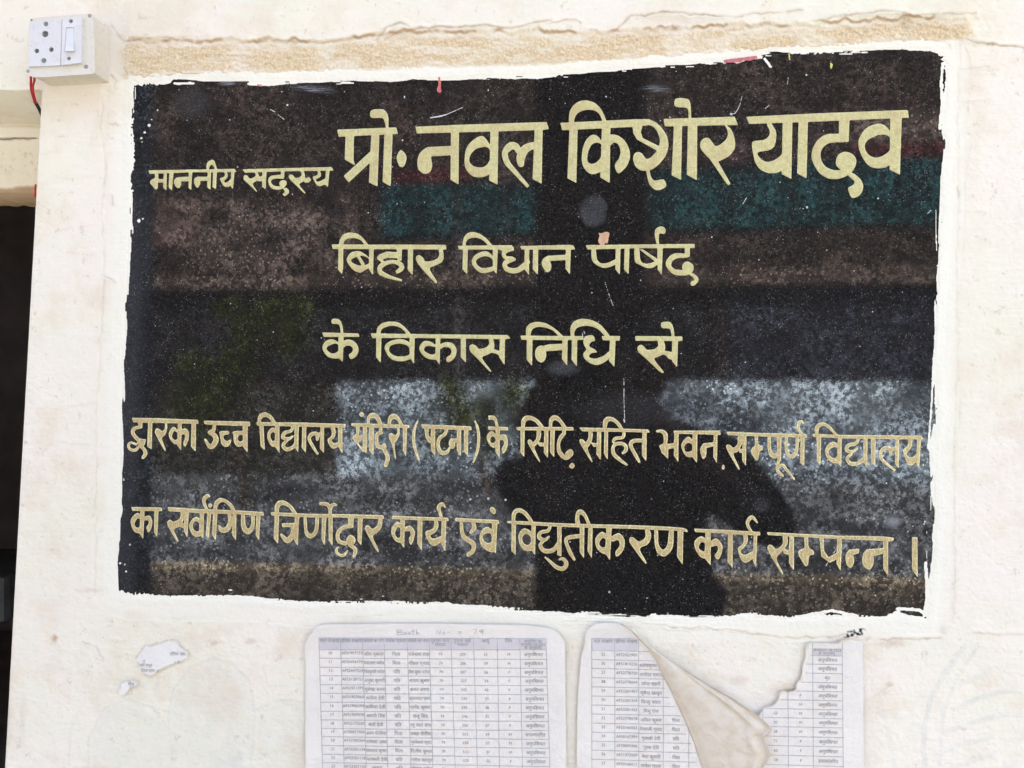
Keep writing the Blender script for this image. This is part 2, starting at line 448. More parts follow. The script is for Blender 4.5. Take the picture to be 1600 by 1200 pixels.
('D4', '''P 108,152 300,160 668,170 670,195 300,185 120,178
P 190,178 220,178 220,245 185,300 152,300 208,415 196,424 105,265 115,240 140,245 160,270 190,240
P 195,270 235,275 235,300 200,300
P 222,178 250,178 248,395 220,355
P 305,178 332,178 330,240 365,255 365,285 340,285 335,345 318,360 280,300 285,265 310,255
P 395,182 420,182 422,280 440,310 470,290 470,330 445,345 410,325 397,280
P 460,182 495,182 490,360 465,355
C 478,345:20 465,390:22 470,430:24 505,462:20
C 470,402:18 500,385:22 530,420:22 585,487:14
P 515,182 540,182 540,290 560,315 590,290 590,182 615,182 610,310 575,345 535,330 515,290
P 625,182 655,182 652,400 622,370
C 632,172:18 612,130:22 612,100:25 630,82:22 648,97:12'''),
('D4', '''P 705,168 900,175 1470,180 1480,208 900,200 715,190
P 728,180 722,125 745,92 790,85 835,115 895,185 865,182 820,130 785,112 755,122 748,180
P 738,185 770,185 765,392 738,360
Q 860,223 895,255 907,310 897,362 850,372 810,335 795,285 820,240
H 858,260 885,275 890,305 865,335 835,325 820,290
P 885,190 912,190 910,405 880,365
C 1030,195:22 1010,235:25 960,247:26 945,280:26 985,292:24 1022,270:16
C 980,308:20 950,340:25 975,375:28 1030,370:28 1072,330:22
P 1062,190 1092,190 1090,405 1060,365
P 1115,190 1148,190 1145,400 1115,360
C 1250,310:20 1245,270:25 1210,267:26 1182,300:25 1195,350:22 1285,425:16
C 1250,320:20 1255,285:25 1292,265:25
P 1285,190 1312,190 1308,410 1280,370
P 1375,195 1405,198 1400,260 1370,295 1360,310 1380,330 1410,330 1445,290 1445,350 1400,390 1370,385 1340,310 1335,275 1370,255
P 1435,195 1465,195 1450,415 1428,370'''),
],
# ---- line 5
[
('D1', '''P 110,765 320,768 330,795 120,792
Q 155,806 190,840 197,880 192,938 140,942 110,890 112,845
H 155,845 180,860 182,890 155,910 135,885
P 175,782 205,782 195,990 168,945
P 200,832 240,820 262,860 250,920 230,950 212,905 235,880 228,855 202,862
P 272,785 302,785 292,980 270,940'''),
('D1', '''P 362,765 600,780 840,788 1030,800 1035,828 840,815 600,808 372,795
P 455,785 485,788 480,850 450,900 400,920 445,1005 430,1012 360,890 362,860 385,850 400,870 455,845
P 455,870 485,885 485,915 440,900
P 482,790 512,790 502,985 478,935
Q 560,833 600,860 612,900 607,957 560,972 525,940 515,880
H 560,865 590,885 592,915 570,935 545,920 540,885
P 588,798 618,798 612,990 582,945
P 640,800 668,800 650,990 628,960
C 642,792:18 620,745:22 617,710:28 640,687:25 657,692:12
Q 658,738 676,752 662,771 644,758
P 680,800 710,800 700,1005 672,955
P 678,790 690,725 725,698 770,710 815,745 843,805 815,800 780,745 745,728 715,745 705,790
C 790,805:22 800,870:32 775,920:38 740,925:34 720,893:12
P 815,800 842,800 840,1002 812,960
P 875,805 900,805 905,900 925,920 945,890 945,810 972,810 968,920 930,960 890,945 872,900
P 980,812 1010,812 1000,1000 975,960'''),
('D1', '''P 1078,800 1350,812 1600,815 1600,838 1350,838 1085,825
P 1108,815 1138,815 1132,1025 1100,985
P 1108,815 1105,755 1130,720 1175,718 1230,755 1270,820 1240,818 1205,765 1165,750 1140,762 1135,815
P 1155,878 1255,876 1255,906 1160,905
C 1238,900:22 1230,960:36 1195,998:38 1150,955:18
P 1248,825 1278,825 1268,1040 1240,990
P 1305,830 1330,830 1335,935 1360,955 1385,925 1390,830 1418,830 1410,950 1360,990 1315,965
P 1435,830 1468,830 1455,1038 1432,990
P 1480,830 1510,830 1510,1040 1482,995
C 1492,822:22 1490,775:25 1470,747:28 1422,742:22
C 1492,785:20 1510,750:25 1537,752:18'''),
('D2', '''P 150,814 440,822 448,850 150,840
P 195,832 235,834 232,910 195,915
C 222,897:28 165,907:28 125,945:28 130,1000:28 180,1020:28
Q 205,960 240,975 246,1010 215,1032 180,1000
C 200,1025:24 245,1060:28 235,1112:22
C 192,1068:14 165,1100:22 130,1095:20 112,1065:18 132,1042:12
P 262,840 298,840 288,1035 260,1000
P 405,840 435,845 432,905 400,945 360,965 415,1075 400,1085 330,960 310,915 320,890 345,895 360,920 400,895'''),
('D2', '''P 498,825 890,840 895,862 700,858 500,850
Q 540,868 575,905 582,950 572,1007 530,1007 498,960 500,905
H 540,905 565,925 562,965 540,980 522,950
P 560,845 590,845 585,1055 555,1010
P 585,905 630,890 662,935 655,985 630,1040 612,985 632,960 625,930 587,937
P 678,850 712,850 708,1072 675,1020
P 790,855 820,860 825,905 800,945 760,965 785,990 852,960 852,1000 800,1040 760,1025 722,935 780,920 795,895
P 845,855 878,855 870,1080 840,1020
C 848,850:20 830,800:22 824,767:28 848,744:25 870,768:12'''),
('D2', '''P 938,840 1240,855 1245,882 940,865
P 968,860 992,860 1000,950 1020,970 1080,1005 1085,1050 1070,1090 1025,1118 1010,1090 1050,1065 1055,1030 985,985 972,940
C 1060,865:22 1070,910:34 1045,945:22
Q 1165,903 1205,940 1217,1000 1205,1078 1150,1062 1115,1020 1108,965 1130,920
H 1168,945 1195,965 1198,1000 1170,1015 1140,1000 1130,965
P 1195,862 1232,862 1222,1095 1190,1050
Q 1195,763 1222,790 1208,817 1178,785'''),
('D3', '''P 5,812 400,835 850,845 1255,862 1268,900 1240,888 850,872 400,860 10,838
P 42,830 72,830 70,1058 40,1025
P 42,825 40,770 60,735 100,725 150,755 200,830 168,830 130,775 95,755 70,770 65,825
Q 135,868 180,895 197,950 187,1017 145,1027 105,995 88,930 105,885
H 140,908 170,925 175,960 155,985 125,970 115,935
P 180,835 210,835 205,1058 178,1020
C 310,845:22 295,885:25 245,897:26 232,930:28 270,950:25 302,925:16
C 272,950:18 240,985:25 270,1025:32 330,1020:32 368,970:25
P 358,845 390,845 388,1065 358,1055
C 272,1068:12 310,1100:22 355,1140:28 400,1148:32 422,1115:30 400,1082:25 372,1085:14
C 530,922:28 450,930:30 420,947:28 425,980:25 450,1040:28 480,1090:18
P 515,855 548,855 545,1082 515,1035
P 485,850 482,775 500,740 530,735 560,765 598,855 570,850 545,790 520,768 510,785 520,850
P 575,855 605,855 600,1082 568,1025
Q 670,893 715,930 727,980 717,1047 670,1042 630,1000 625,935
H 675,935 700,955 700,990 670,1000 650,975
P 700,860 738,860 725,1095 690,1040
P 732,925 790,895 830,945 825,1010 795,1055 765,1070 760,1030 795,990 785,945 735,967
P 965,865 1000,870 1015,930 990,985 920,1005 985,1110 970,1120 890,1010 855,960 865,925 895,935 925,965 975,935
P 1030,865 1060,870 1060,985 1095,1025 1125,985 1135,870 1170,870 1165,1010 1110,1070 1060,1055 1035,1000
P 1195,870 1235,872 1230,1125 1190,1065'''),
('D3', '''P 1308,870 1590,882 1590,908 1315,895
Q 1360,923 1405,965 1422,1010 1407,1072 1360,1072 1320,1020 1312,960
H 1365,965 1395,985 1395,1015 1375,1030 1345,1010 1345,985
P 1388,885 1425,885 1425,1130 1380,1075
P 1417,962 1465,930 1510,985 1500,1050 1475,1095 1445,1055 1475,1030 1472,985 1420,1002'''),
('D4', '''P 100,836 345,848 348,875 100,864
P 122,852 155,852 155,1105 118,1055
P 225,860 258,863 262,920 230,965 205,985 235,1015 305,975 305,1030 245,1070 210,1045 185,960 225,935 232,905
P 300,862 325,862 318,1100 295,1050
C 290,858:20 260,805:22 262,772:28 290,747:25 328,788:12'''),
('D4', '''P 390,850 900,875 1200,880 1275,890 1270,915 900,900 400,872
P 500,868 535,872 540,930 500,985 450,1030 510,1140 500,1148 420,1020 392,960 405,935 430,940 455,975 505,935
P 500,960 560,985 560,1015 510,1000
P 548,872 580,872 580,1120 545,1065
P 650,878 680,878 680,960 720,980 720,1010 685,1010 680,1080 660,1095 605,1000 620,970 655,965
P 755,878 785,878 790,980 820,1025 885,990 885,1035 830,1065 770,1020
P 880,885 915,885 905,1125 875,1070
Q 965,978 990,1010 998,1060 975,1100 945,1075 940,1010
P 955,972 1035,965 1030,1000 985,1010
Q 1090,973 1130,1010 1132,1070 1105,1112 1060,1080 1058,1010
P 1080,970 1205,960 1205,1000 1120,1020
P 1200,895 1235,895 1235,1160 1200,1105'''),
('D4', '''P 1400,885 1438,885 1440,1168 1400,1110'''),
],
]
def catmull(pts, closed, n=6):
    p = np.array(pts, float); m = len(p); out = []
    segs = m if closed else m - 1
    for i in range(segs):
        if closed: a, b, c, d = p[(i-1) % m], p[i], p[(i+1) % m], p[(i+2) % m]
        else: a, b, c, d = p[max(i-1, 0)], p[i], p[i+1], p[min(i+2, m-1)]
        for k in range(n):
            t = k / n
            out.append(.5*((2*b)+(c-a)*t+(2*a-5*b+4*c-d)*t*t+(3*b-a-3*c+d)*t**3))
    if not closed: out.append(p[-1])
    return np.array(out)
def fill(mask, poly, x0, y0, s, val=True):
    poly = (np.array(poly)[:, :2] - (x0, y0)) * s
    H, W = mask.shape
    ya = max(int(np.floor(poly[:, 1].min())), 0); yb = min(int(np.ceil(poly[:, 1].max())) + 1, H)
    xa = max(int(np.floor(poly[:, 0].min())), 0); xb = min(int(np.ceil(poly[:, 0].max())) + 1, W)
    if ya >= yb or xa >= xb: return
    X, Y = np.meshgrid(np.arange(xa, xb) + .5, np.arange(ya, yb) + .5)
    ins = np.zeros(X.shape, bool); n = len(poly)
    for i in range(n):
        x1, y1 = poly[i]; x2, y2 = poly[(i+1) % n]
        if y1 == y2: continue
        ins ^= ((y1 <= Y) != (y2 <= Y)) & (X < (x2-x1)*(Y-y1)/(y2-y1)+x1)
    mask[ya:yb, xa:xb][ins] = val
def parse(win, txt):
    ox, oy, sc = win
    for row in txt.strip().split('\n'):
        f = row.split(); k = f[0]; pts = []
        for q in f[1:]:
            w = None
            if ':' in q: q, w = q.split(':')
            a, b = q.split(',')
            pts.append((ox+float(a)/sc, oy+float(b)/sc) + ((float(w)/sc,) if w else ()))
        yield k, pts
def soften(pts):
    p = np.array(pts, float); q = np.roll(p, -1, 0)
    for _ in range(2):
        q = np.roll(p, -1, 0); w = .2 if _ == 0 else .25
        p = np.stack([p*(1-w)+q*w, p*w+q*(1-w)], 1).reshape(-1, 2)
    return p
def draw(mask, k, pts, x0, y0, s):
    if k == 'P': fill(mask, soften(pts) if len(pts) > 8 else pts, x0, y0, s)
    elif k == 'Q': fill(mask, catmull(pts, True), x0, y0, s)
    elif k == 'H': fill(mask, catmull(pts, True), x0, y0, s, False)
    else:
        c = catmull(pts, False, 8)
        d = np.gradient(c[:, :2], axis=0); d /= np.maximum(np.hypot(d[:, 0], d[:, 1]), 1e-6)[:, None]
        nrm = np.stack([-d[:, 1], d[:, 0]], 1) * c[:, 2:3] / 2
        L, R = c[:, :2] + nrm, c[:, :2] - nrm
        for i in range(len(c) - 1):
            fill(mask, [L[i], L[i+1], R[i+1], R[i]], x0, y0, s)
            if i:
                an = np.linspace(0, 2*np.pi, 14, endpoint=False)
                fill(mask, c[i, :2] + np.stack([np.cos(an), np.sin(an)], 1)*c[i, 2]*.49, x0, y0, s)
def blur(a, r):
    k = np.exp(-.5*(np.arange(-3*r, 3*r+1)/r)**2) if r >= 1 else np.array([.25, .5, .25]); k /= k.sum()
    h = len(k)//2
    p = np.pad(a, h, mode='edge')
    b = sum(k[i]*p[:, i:i+a.shape[1]] for i in range(len(k)))
    return sum(k[i]*b[i:i+a.shape[0], :] for i in range(len(k)))

# ------------------------------------------------------------------ materials of the wall
def wall_material():
    t = NT('limewashed plaster')
    big = t.noise(5, 4); mid = t.noise(26, 5, .6); fine = t.noise(260, 4, .65)
    brush_h = t.noise(1, 4, .6, t.stretch((22, 22, 260)), .8); brush_v = t.noise(1, 4, .6, t.stretch((300, 300, 20)), .8)
    c = t.mix(t.ramp(big, .36, .62), (.835, .775, .60), (.865, .775, .645))
    c = t.mix(t.math('MULTIPLY', t.ramp(mid, .52, .70), .55), c, (.80, .765, .585))
    c = t.mix(t.math('MULTIPLY', t.ramp(brush_h, .50, .72), .35), c, (.88, .855, .76))
    old = t.noise(9, 6, .68); c = t.mix(t.math('MULTIPLY', t.ramp(old, .48, .64), .68), c, (.78, .67, .50))
    spl = t.noise(75, 3, .75); c = t.mix(t.math('MULTIPLY', t.ramp(spl, .62, .70), .38), c, (.55, .45, .32))
    c = t.mix(t.math('MULTIPLY', t.ramp(fine, .60, .78), .25), c, (.66, .60, .50))
    c = t.mix(t.math('MULTIPLY', t.attr('paint'), .8), c, (.88, .83, .685))
    c = t.mix(t.math('MULTIPLY', t.attr('mural'), t.ramp(t.noise(60, 4, .6), .25, .75, .35, 1)), c, (.54, .56, .51))
    grit = t.noise(420, 3, .7)
    s = t.mix(t.ramp(grit, .34, .66), (.68, .50, .295), (.86, .715, .48))
    c = t.mix(t.attr('sand'), c, s)
    c = t.mix(t.attr('stain'), c, (.47, .30, .155))
    c = t.mix(t.attr('crack'), c, (.44, .31, .18))
    c = t.mix(t.attr('soot'), c, (.03, .03, .032))
    t.put('Base Color', c).put('Roughness', .85).put('Specular IOR Level', .25)
    sel = t.ramp(t.noise(11, 3), .44, .58); lump = t.noise(55, 5, .62)
    brush = t.math('ADD', t.math('MULTIPLY', brush_h, sel), t.math('MULTIPLY', brush_v, t.math('MULTIPLY', t.math('SUBTRACT', 1.0, sel), .35)))
    h = t.math('ADD', t.math('MULTIPLY', brush, .30), t.math('ADD', t.math('MULTIPLY', lump, 1.35), t.math('MULTIPLY', fine, .35)))
    h = t.math('ADD', h, t.math('MULTIPLY', t.math('MULTIPLY', grit, t.attr('sand')), 1.6))
    t.bump(h, .6, .0020)
    return t.m
M_WALL = wall_material()

# ------------------------------------------------------------------ the wall's relief, read off the photo (pixels)
EDGE = [(212,134),(235,130),(256,132),(278,124),(320,126),(388,127),(392,132),(443,131),(477,128),(541,127),(605,130),(647,124),(686,127),
 (732,124),(860,121),(952,111),(1045,104),(1128,97),(1156,95),(1184,88),(1211,82),(1239,84),(1276,83),(1350,80),(1452,80),(1470,86),(1477,102),
 (1473,157),(1470,208),(1477,222),(1468,278),(1469,330),(1465,400),(1460,470),(1457,560),(1460,600),(1463,640),(1452,700),(1456,760),(1460,800),
 (1455,860),(1450,930),(1447,966),(1420,960),(1403,953),(1381,962),(1316,962),(1263,960),(1228,963),(1162,960),(1097,964),(1044,961),(987,963),
 (952,960),(900,957),(850,955),(794,950),(700,942),(663,943),(596,940),(489,941),(393,931),(325,931),(257,930),(209,929),(187,922),(185,892),
 (184,844),(192,796),(189,740),(194,694),(192,640),(194,583),(197,530),(199,477),(204,380),(206,340),(208,250),(207,200)]
RIM = [(160,132),(400,118),(860,104),(1300,72),(1492,62),(1497,300),(1493,600),(1490,800),(1488,974),(1200,986),(880,974),(500,952),(300,944),(150,940),(154,700),(160,400)]
SAND_T = ([150,195,205,280,392,560,605,640,711,780,860,960,1091,1240,1322,1420,1507,1525], [80,70,64,64,67,62,55,54,50,52,52,50,46,40,35,31,30,34])
SAND_B = ([150,195,300,500,860,1091,1322,1480,1525], [130,124,118,111,99,86,71,62,60])
CRACKS = [([(200,64),(232,60),(262,60),(300,66)],1.0),([(392,66),(440,64),(500,66),(562,60)],.7),([(590,62),(606,44),(625,36),(640,40)],.9),([(600,60),(640,46),(711,42),(760,40),(800,46),(840,34),(862,31)],1.0),
 ([(862,36),(900,30),(905,36)],.6),([(960,48),(985,26),(1030,20),(1075,22),(1128,24),(1160,26)],1.0),([(1160,24),(1200,20),(1255,16)],.6),
 ([(1270,34),(1340,22),(1385,17),(1420,22)],.9),([(1390,28),(1440,24),(1500,20),(1525,22)],.7),([(1510,62),(1530,66),(1545,70),(1570,71),(1600,75),(1700,78)],.9),
 ([(160,150),(158,200),(164,260),(160,330),(163,420),(158,520),(152,640),(150,760),(149,930)],.28),([(205,190),(202,420),(196,600)],.2),([(170,195),(182,193),(190,198)],.5),
 ([(174,306),(178,322),(184,328)],.6),([(158,430),(172,436),(182,444),(190,462)],.5),([(1500,60),(1496,200),(1499,300),(1494,420),(1497,560),(1490,700),(1492,960)],.2),([(1484,70),(1486,150),(1483,250)],.35),
 ([(880,972),(960,972),(1040,978),(1120,984),(1230,996),(1290,996),(1322,992)],.75),([(1375,1000),(1400,998),(1435,1000),(1470,996)],.6),([(1520,990),(1560,992),(1600,990),(1700,992)],.35),
 ([(560,964),(640,958),(700,952)],.25),([(1352,1094),(1362,1090),(1396,1070)],.25),([(420,948),(500,952)],.35),([(0,217),(42,217),(58,216)],0),
 ([(176,40),(190,62),(198,64)],.5),([(172,118),(182,126),(176,140)],.6),([(195,106),(200,120)],.5),([(150,130),(176,146),(182,140)],.35),
 ([(60,240),(95,236)],.15),([(70,1040),(110,1046)],.1),([(130,1004),(150,1012),(160,1030)],.45),([(330,1010),(345,1004),(341,996)],.4),([(1500,108),(1540,104),(1560,110)],.18),([(1505,160),(1550,156)],.15),
 ([(90,280),(150,276)],.12),([(84,360),(152,352)],.16),([(100,395),(150,400)],.14),([(95,640),(150,630)],.16),([(90,690),(175,700)],.16),([(1510,210),(1580,204)],.1),([(1508,330),(1540,334)],.2)]
STAINS = [(84,1000,5,7,1),(391,1003,9,4,.5),(1055,45,8,6,.9),(1415,30,10,10,.8),(1547,69,12,4,.9),(1230,1078,26,10,.45),(1156,1062,14,8,.35),(1320,1002,30,5,.35),(1395,1004,24,8,.45),
 (1390,1070,7,4,.5),(36,1120,6,40,.22),(1497,300,2,14,.6),(1500,640,3,20,.2),(140,922,22,4,.3),(1475,985,8,8,.3),(335,1005,6,5,.4),(40,690,3,4,.6),(55,490,2,3,.6),(560,966,30,6,.12),(300,60,60,5,.25),(720,45,60,6,.3),(1360,26,70,7,.3),(1080,32,60,8,.3)]
MURAL = [([(270,1190),(263,1120),(272,1075),(300,1042),(335,1027),(365,1036),(390,1065),(398,1110),(395,1180)],5,.55),([(138,1200),(140,1150),(165,1105),(200,1092),(240,1105),(265,1140)],4,.5),
 ([(402,1108),(425,1096),(450,1092),(478,1098)],5,.55),([(412,1040),(420,1072),(470,1068)],4,.35),([(108,1195),(110,1140),(130,1100)],4,.3),([(215,1070),(245,1075),(250,1045)],6,.3),
 ([(1508,1010),(1478,1050),(1455,1090),(1444,1140),(1445,1200)],9,.65),([(1524,1015),(1495,1060),(1475,1110),(1468,1200)],7,.45),([(1500,1070),(1550,1048)],9,.4),([(1490,1108),(1530,1090),(1575,1078)],9,.55),
 ([(1480,1142),(1530,1126),(1570,1116)],9,.5),([(1475,1172),(1515,1160),(1550,1152)],9,.45),([(1485,1200),(1530,1184),(1555,1178)],10,.45),([(1598,1090),(1585,1130),(1570,1200)],10,.45),([(1380,1110),(1390,1150),(1400,1200)],9,.3),([(1350,1070),(1357,1200)],6,.3)]
MURAL_FILL = [([(272,1200),(265,1120),(280,1070),(335,1030),(385,1062),(398,1115),(396,1200)],.28),([(140,1200),(142,1150),(170,1105),(205,1094),(262,1138),(272,1200)],.22),([(402,1200),(404,1110),(450,1095),(480,1100),(480,1200)],.22),
 ([(325,1175),(350,1165),(385,1172),(380,1200),(330,1200)],.6),([(420,1185),(436,1160),(436,1195)],.4)]
def inside(X, Y, poly):
    r = np.zeros(X.shape, bool); n = len(poly)
    for i in range(n):
        x1, y1 = poly[i]; x2, y2 = poly[(i+1) % n]
        if y1 != y2: r ^= ((y1 <= Y) != (y2 <= Y)) & (X < (x2-x1)*(Y-y1)/(y2-y1)+x1)
    return r
def sdf(X, Y, poly):
    d = dist_line(X, Y, poly + poly[:1]); return np.where(inside(X, Y, poly), -d, d)
def jamb(py): return 64 - (np.asarray(py, float)-175)*(56/1025.)
SOFFIT = 141.0                                                     # the wall comes down to here above the doorway
def relief(X, Y):
    """height of the plaster in metres and its masks"""
    near = (X > -100) & (X < 1750) & (Y > -150) & (Y < 1350)
    h = .0035 + .0022*(fbm(X/190, Y/190, 3, 4)-.5) + .0007*(fbm(X/24, Y/16, 5, 3)-.5) + .00035*(vnoise(X/5, Y/4, 8)-.5)
    r = sdf(X, Y, RIM) + 5*(fbm(X/30, Y/30, 9, 3)-.5)
    h = h - .0016*sstep(4, -6, r)
    e = sdf(X, Y, EDGE)
    h = np.where(e < 40, lerp(np.full(X.shape, .0029), h, sstep(22, 60, e)), h)
    h = np.where(e < 9, -.02, h)
    yt = np.interp(X, *SAND_T) + 15*(fbm(X/20, Y*0, 21, 4)-.5); yb = np.interp(X, *SAND_B) + 4*(fbm(X/16, Y*0, 22, 3)-.5)
    ends = sstep(180, 205, X) * sstep(1532, 1505, X + 14*(fbm(Y/10, X/10, 30, 2)-.5))
    band = sstep(yt-3, yt+7, Y) * sstep(yb+4, yb-5, Y) * ends
    patch = sstep(.34, .58, fbm(X/34, Y/13, 41, 4)); grit = vnoise(X/3.2, Y/2.6, 44)
    sand = band * np.clip(.40 + .58*patch + .25*(grit-.5), 0, 1)
    t = np.clip((Y-yt)/(yb-yt), 0, 1)
    above = sstep(yt+7, yt-8, Y) * ends
    h = h + .0052*np.maximum(above*sstep(-40, 40, Y), band*(1-t)) + band*.0026*(fbm(X/7, Y/4, 45, 4)-.5) + .0018*sstep(20, 0, abs(Y-yt))*ends*(fbm(X/9, Y/5, 46, 3)-.5)
    crack = np.zeros(X.shape); stain = np.zeros(X.shape); mural = np.zeros(X.shape); soot = np.zeros(X.shape)
    JX = X + 3.5*(fbm(X/14, Y/14, 61, 3)-.5)*2; JY = Y + 3.5*(fbm(X/14, Y/14, 62, 3)-.5)*2
    for pts, a in CRACKS:
        if a <= 0: continue
        xs = [p[0] for p in pts]; ys = [p[1] for p in pts]
        b = (X > min(xs)-12) & (X < max(xs)+12) & (Y > min(ys)-12) & (Y < max(ys)+12)
        if not b.any(): continue
        d = dist_line(JX[b], JY[b], pts); v = vnoise(X[b]/9, Y[b]/9, 66)
        k = sstep(1.9, .3, d) * (.25+.75*v); crack[b] = np.maximum(crack[b], k*a*.85)
        stain[b] = np.maximum(stain[b], sstep(6, 0, d)*a*.28*v)
        h[b] = h[b] - .0008*a*sstep(2.4, .2, d) + .0007*a*sstep(9, 3, d)*(JY[b] < np.mean(ys))
    lip = sstep(4.5, .5, abs(Y-yt+3+5*(fbm(X/11, Y/11, 47, 3)-.5)))*ends*sstep(.40, .62, fbm(X/26, Y/26, 48, 3)); stain = np.maximum(stain, .85*lip)  # brown dirt clumps and the ledge's shadow line, both painted as stain
    for x, y, rx, ry, a in STAINS:
        b = (abs(X-x) < rx*3) & (abs(Y-y) < ry*3)
        if not b.any(): continue
        q = np.hypot((JX[b]-x)/rx, (JY[b]-y)/ry); stain[b] = np.maximum(stain[b], a*sstep(1.5, .2, q)*(.45+.55*vnoise(X[b]/4, Y[b]/4, 70)))
    for pts, wd, a in MURAL:
        xs = [p[0] for p in pts]; ys = [p[1] for p in pts]
        b = (X > min(xs)-20) & (X < max(xs)+20) & (Y > min(ys)-20) & (Y < max(ys)+20)
        if b.any(): mural[b] = np.maximum(mural[b], a*.8*sstep(wd*.62, wd*.30, dist_line(X[b]+2*(vnoise(X[b]/12, Y[b]/12, 77)-.5), Y[b], pts))*(.4+.6*fbm(X[b]/9, Y[b]/9, 78, 3)))
    for poly, a in MURAL_FILL:
        b = (Y > 1000) & (X < 500)
        if b.any(): mural[b] = np.maximum(mural[b], a*.95*sstep(4, -4, sdf(X[b], Y[b], poly))*(.35+.65*fbm(X[b]/16, Y[b]/30, 80, 4)))
    h = h + .0005*mural
    # spots of rust and dirt
    sp = vnoise(X/3.6, Y/3.6, 90); cl = fbm(X/120, Y/120, 91, 3)
    stain = np.maximum(stain, .5*sstep(.955, .99, sp)*sstep(.42, .62, cl)*near)
    # soot-black brush marks left under the slab
    for x, y, a, b_ in ((1335,990,17,6), (1326,994,10,3), (1346,984,9,3)):
        q = np.hypot((X-x)/a, (Y-y)/b_) + .9*(fbm(X/5, Y/3, 95, 2)-.5); soot = np.maximum(soot, sstep(.9, .6, q)*sstep(.38, .5, vnoise(X/4, Y/2.4, 96)))
    paint = sstep(45, 14, e + 16*(fbm(X/40, Y/12, 98, 3)-.5)) * (1-band)
    return h, {'sand': sand, 'stain': stain, 'crack': crack, 'mural': mural, 'soot': soot, 'paint': paint}
def set_attrs(me, at):
    for k, v in at.items():
        a = me.attributes.new(k, 'FLOAT', 'POINT'); a.data.foreach_set('value', np.ascontiguousarray(v.ravel(), np.float32))

def fast_mesh(name, co, quads):
    me = bpy.data.meshes.new(name); nq = len(quads)
    me.vertices.add(len(co)); me.vertices.foreach_set('co', np.ascontiguousarray(co, np.float32).ravel())
    me.loops.add(nq*4); me.loops.foreach_set('vertex_index', np.ascontiguousarray(quads, np.int32).ravel())
    me.polygons.add(nq); me.polygons.foreach_set('loop_start', np.arange(0, nq*4, 4, dtype=np.int32))
    me.update(calc_edges=True); return me

def build_wall():
    rows = np.concatenate([np.linspace(-1500, -40, 26)[:-1], np.arange(-40, SOFFIT-.5, 1.6), [SOFFIT], np.arange(SOFFIT+1.6, 1240, 1.6), np.linspace(1242, 2660, 26)])
    off = np.concatenate([np.arange(0, 1560, 1.6), np.linspace(1560, 2900, 40)[1:]])
    left = np.concatenate([np.linspace(-1500, -90, 16)[:-1], np.arange(-90, -1, 3.0), [0]])
    ks = int(np.where(rows == SOFFIT)[0][0])
    X = jamb(rows)[:, None] + off[None, :]; Y = np.repeat(rows[:, None], len(off), 1)
    h, at = relief(X, Y)
    chip = np.exp(-off/9.0)[None, :]*(.0012 + .002*fbm(Y/40, X*0, 120, 3)); chip = chip*sstep(SOFFIT-8, SOFFIT+6, Y); h = h - chip        # the worn arris of the jamb
    at['stain'] = np.maximum(at['stain'], (np.exp(-off/7.0)[None, :])*.30*sstep(850, 1150, Y)*fbm(X/6, Y/22, 121, 3))
    co = W(X, Y, h); n, m = X.shape; idx = np.arange(n*m).reshape(n, m)
    q = np.stack([idx[:-1, :-1], idx[1:, :-1], idx[1:, 1:], idx[:-1, 1:]], -1).reshape(-1, 4)
    XL = jamb(rows[:ks+1])[:, None] + left[None, :]; YL = np.repeat(rows[:ks+1][:, None], len(left), 1)
    YL[-1] += 2.2*(fbm(XL[-1]/9, XL[-1]*0, 130, 3)-.5)*sstep(0, -8, left)
    hL, aL = relief(XL, YL); hL = np.where(left[None, :] == 0, h[:ks+1, :1], hL); coL = W(XL, YL, hL); base = n*m
    nl, ml = XL.shape; il = base + np.arange(nl*ml).reshape(nl, ml)
    ql = np.stack([il[:-1, :-1], il[1:, :-1], il[1:, 1:], il[:-1, 1:]], -1).reshape(-1, 4)
    # the soffit over the doorway and the inner side of the jamb, 12 cm deep
    tot = base + nl*ml
    sb = coL[-1].copy(); sb[:, 1] = .13; s_idx = tot + np.arange(ml)
    qs = np.stack([il[-1, :-1], s_idx[:-1], s_idx[1:], il[-1, 1:]], -1)
    tot += ml
    jb = co[ks:, 0].copy(); jb[:, 1] = .30; j_idx = tot + np.arange(len(jb))
    qj = np.stack([idx[ks:-1, 0], j_idx[:-1], j_idx[1:], idx[ks+1:, 0]], -1)
    me = fast_mesh('plaster_wall', np.concatenate([co.reshape(-1, 3), coL.reshape(-1, 3), sb, jb]), np.concatenate([q, ql, qs, qj]))
    z = np.zeros(len(sb)+len(jb))
    set_attrs(me, {k: np.concatenate([at[k].ravel(), aL[k].ravel(), z]) for k in at})
    o = link('plaster_wall', me, M_WALL, smooth=True)
    tag(o, 'cream limewashed plaster wall carrying the black stone plaque, cracked and sandy along its top', 'wall')
    return o
WALL = build_wall()

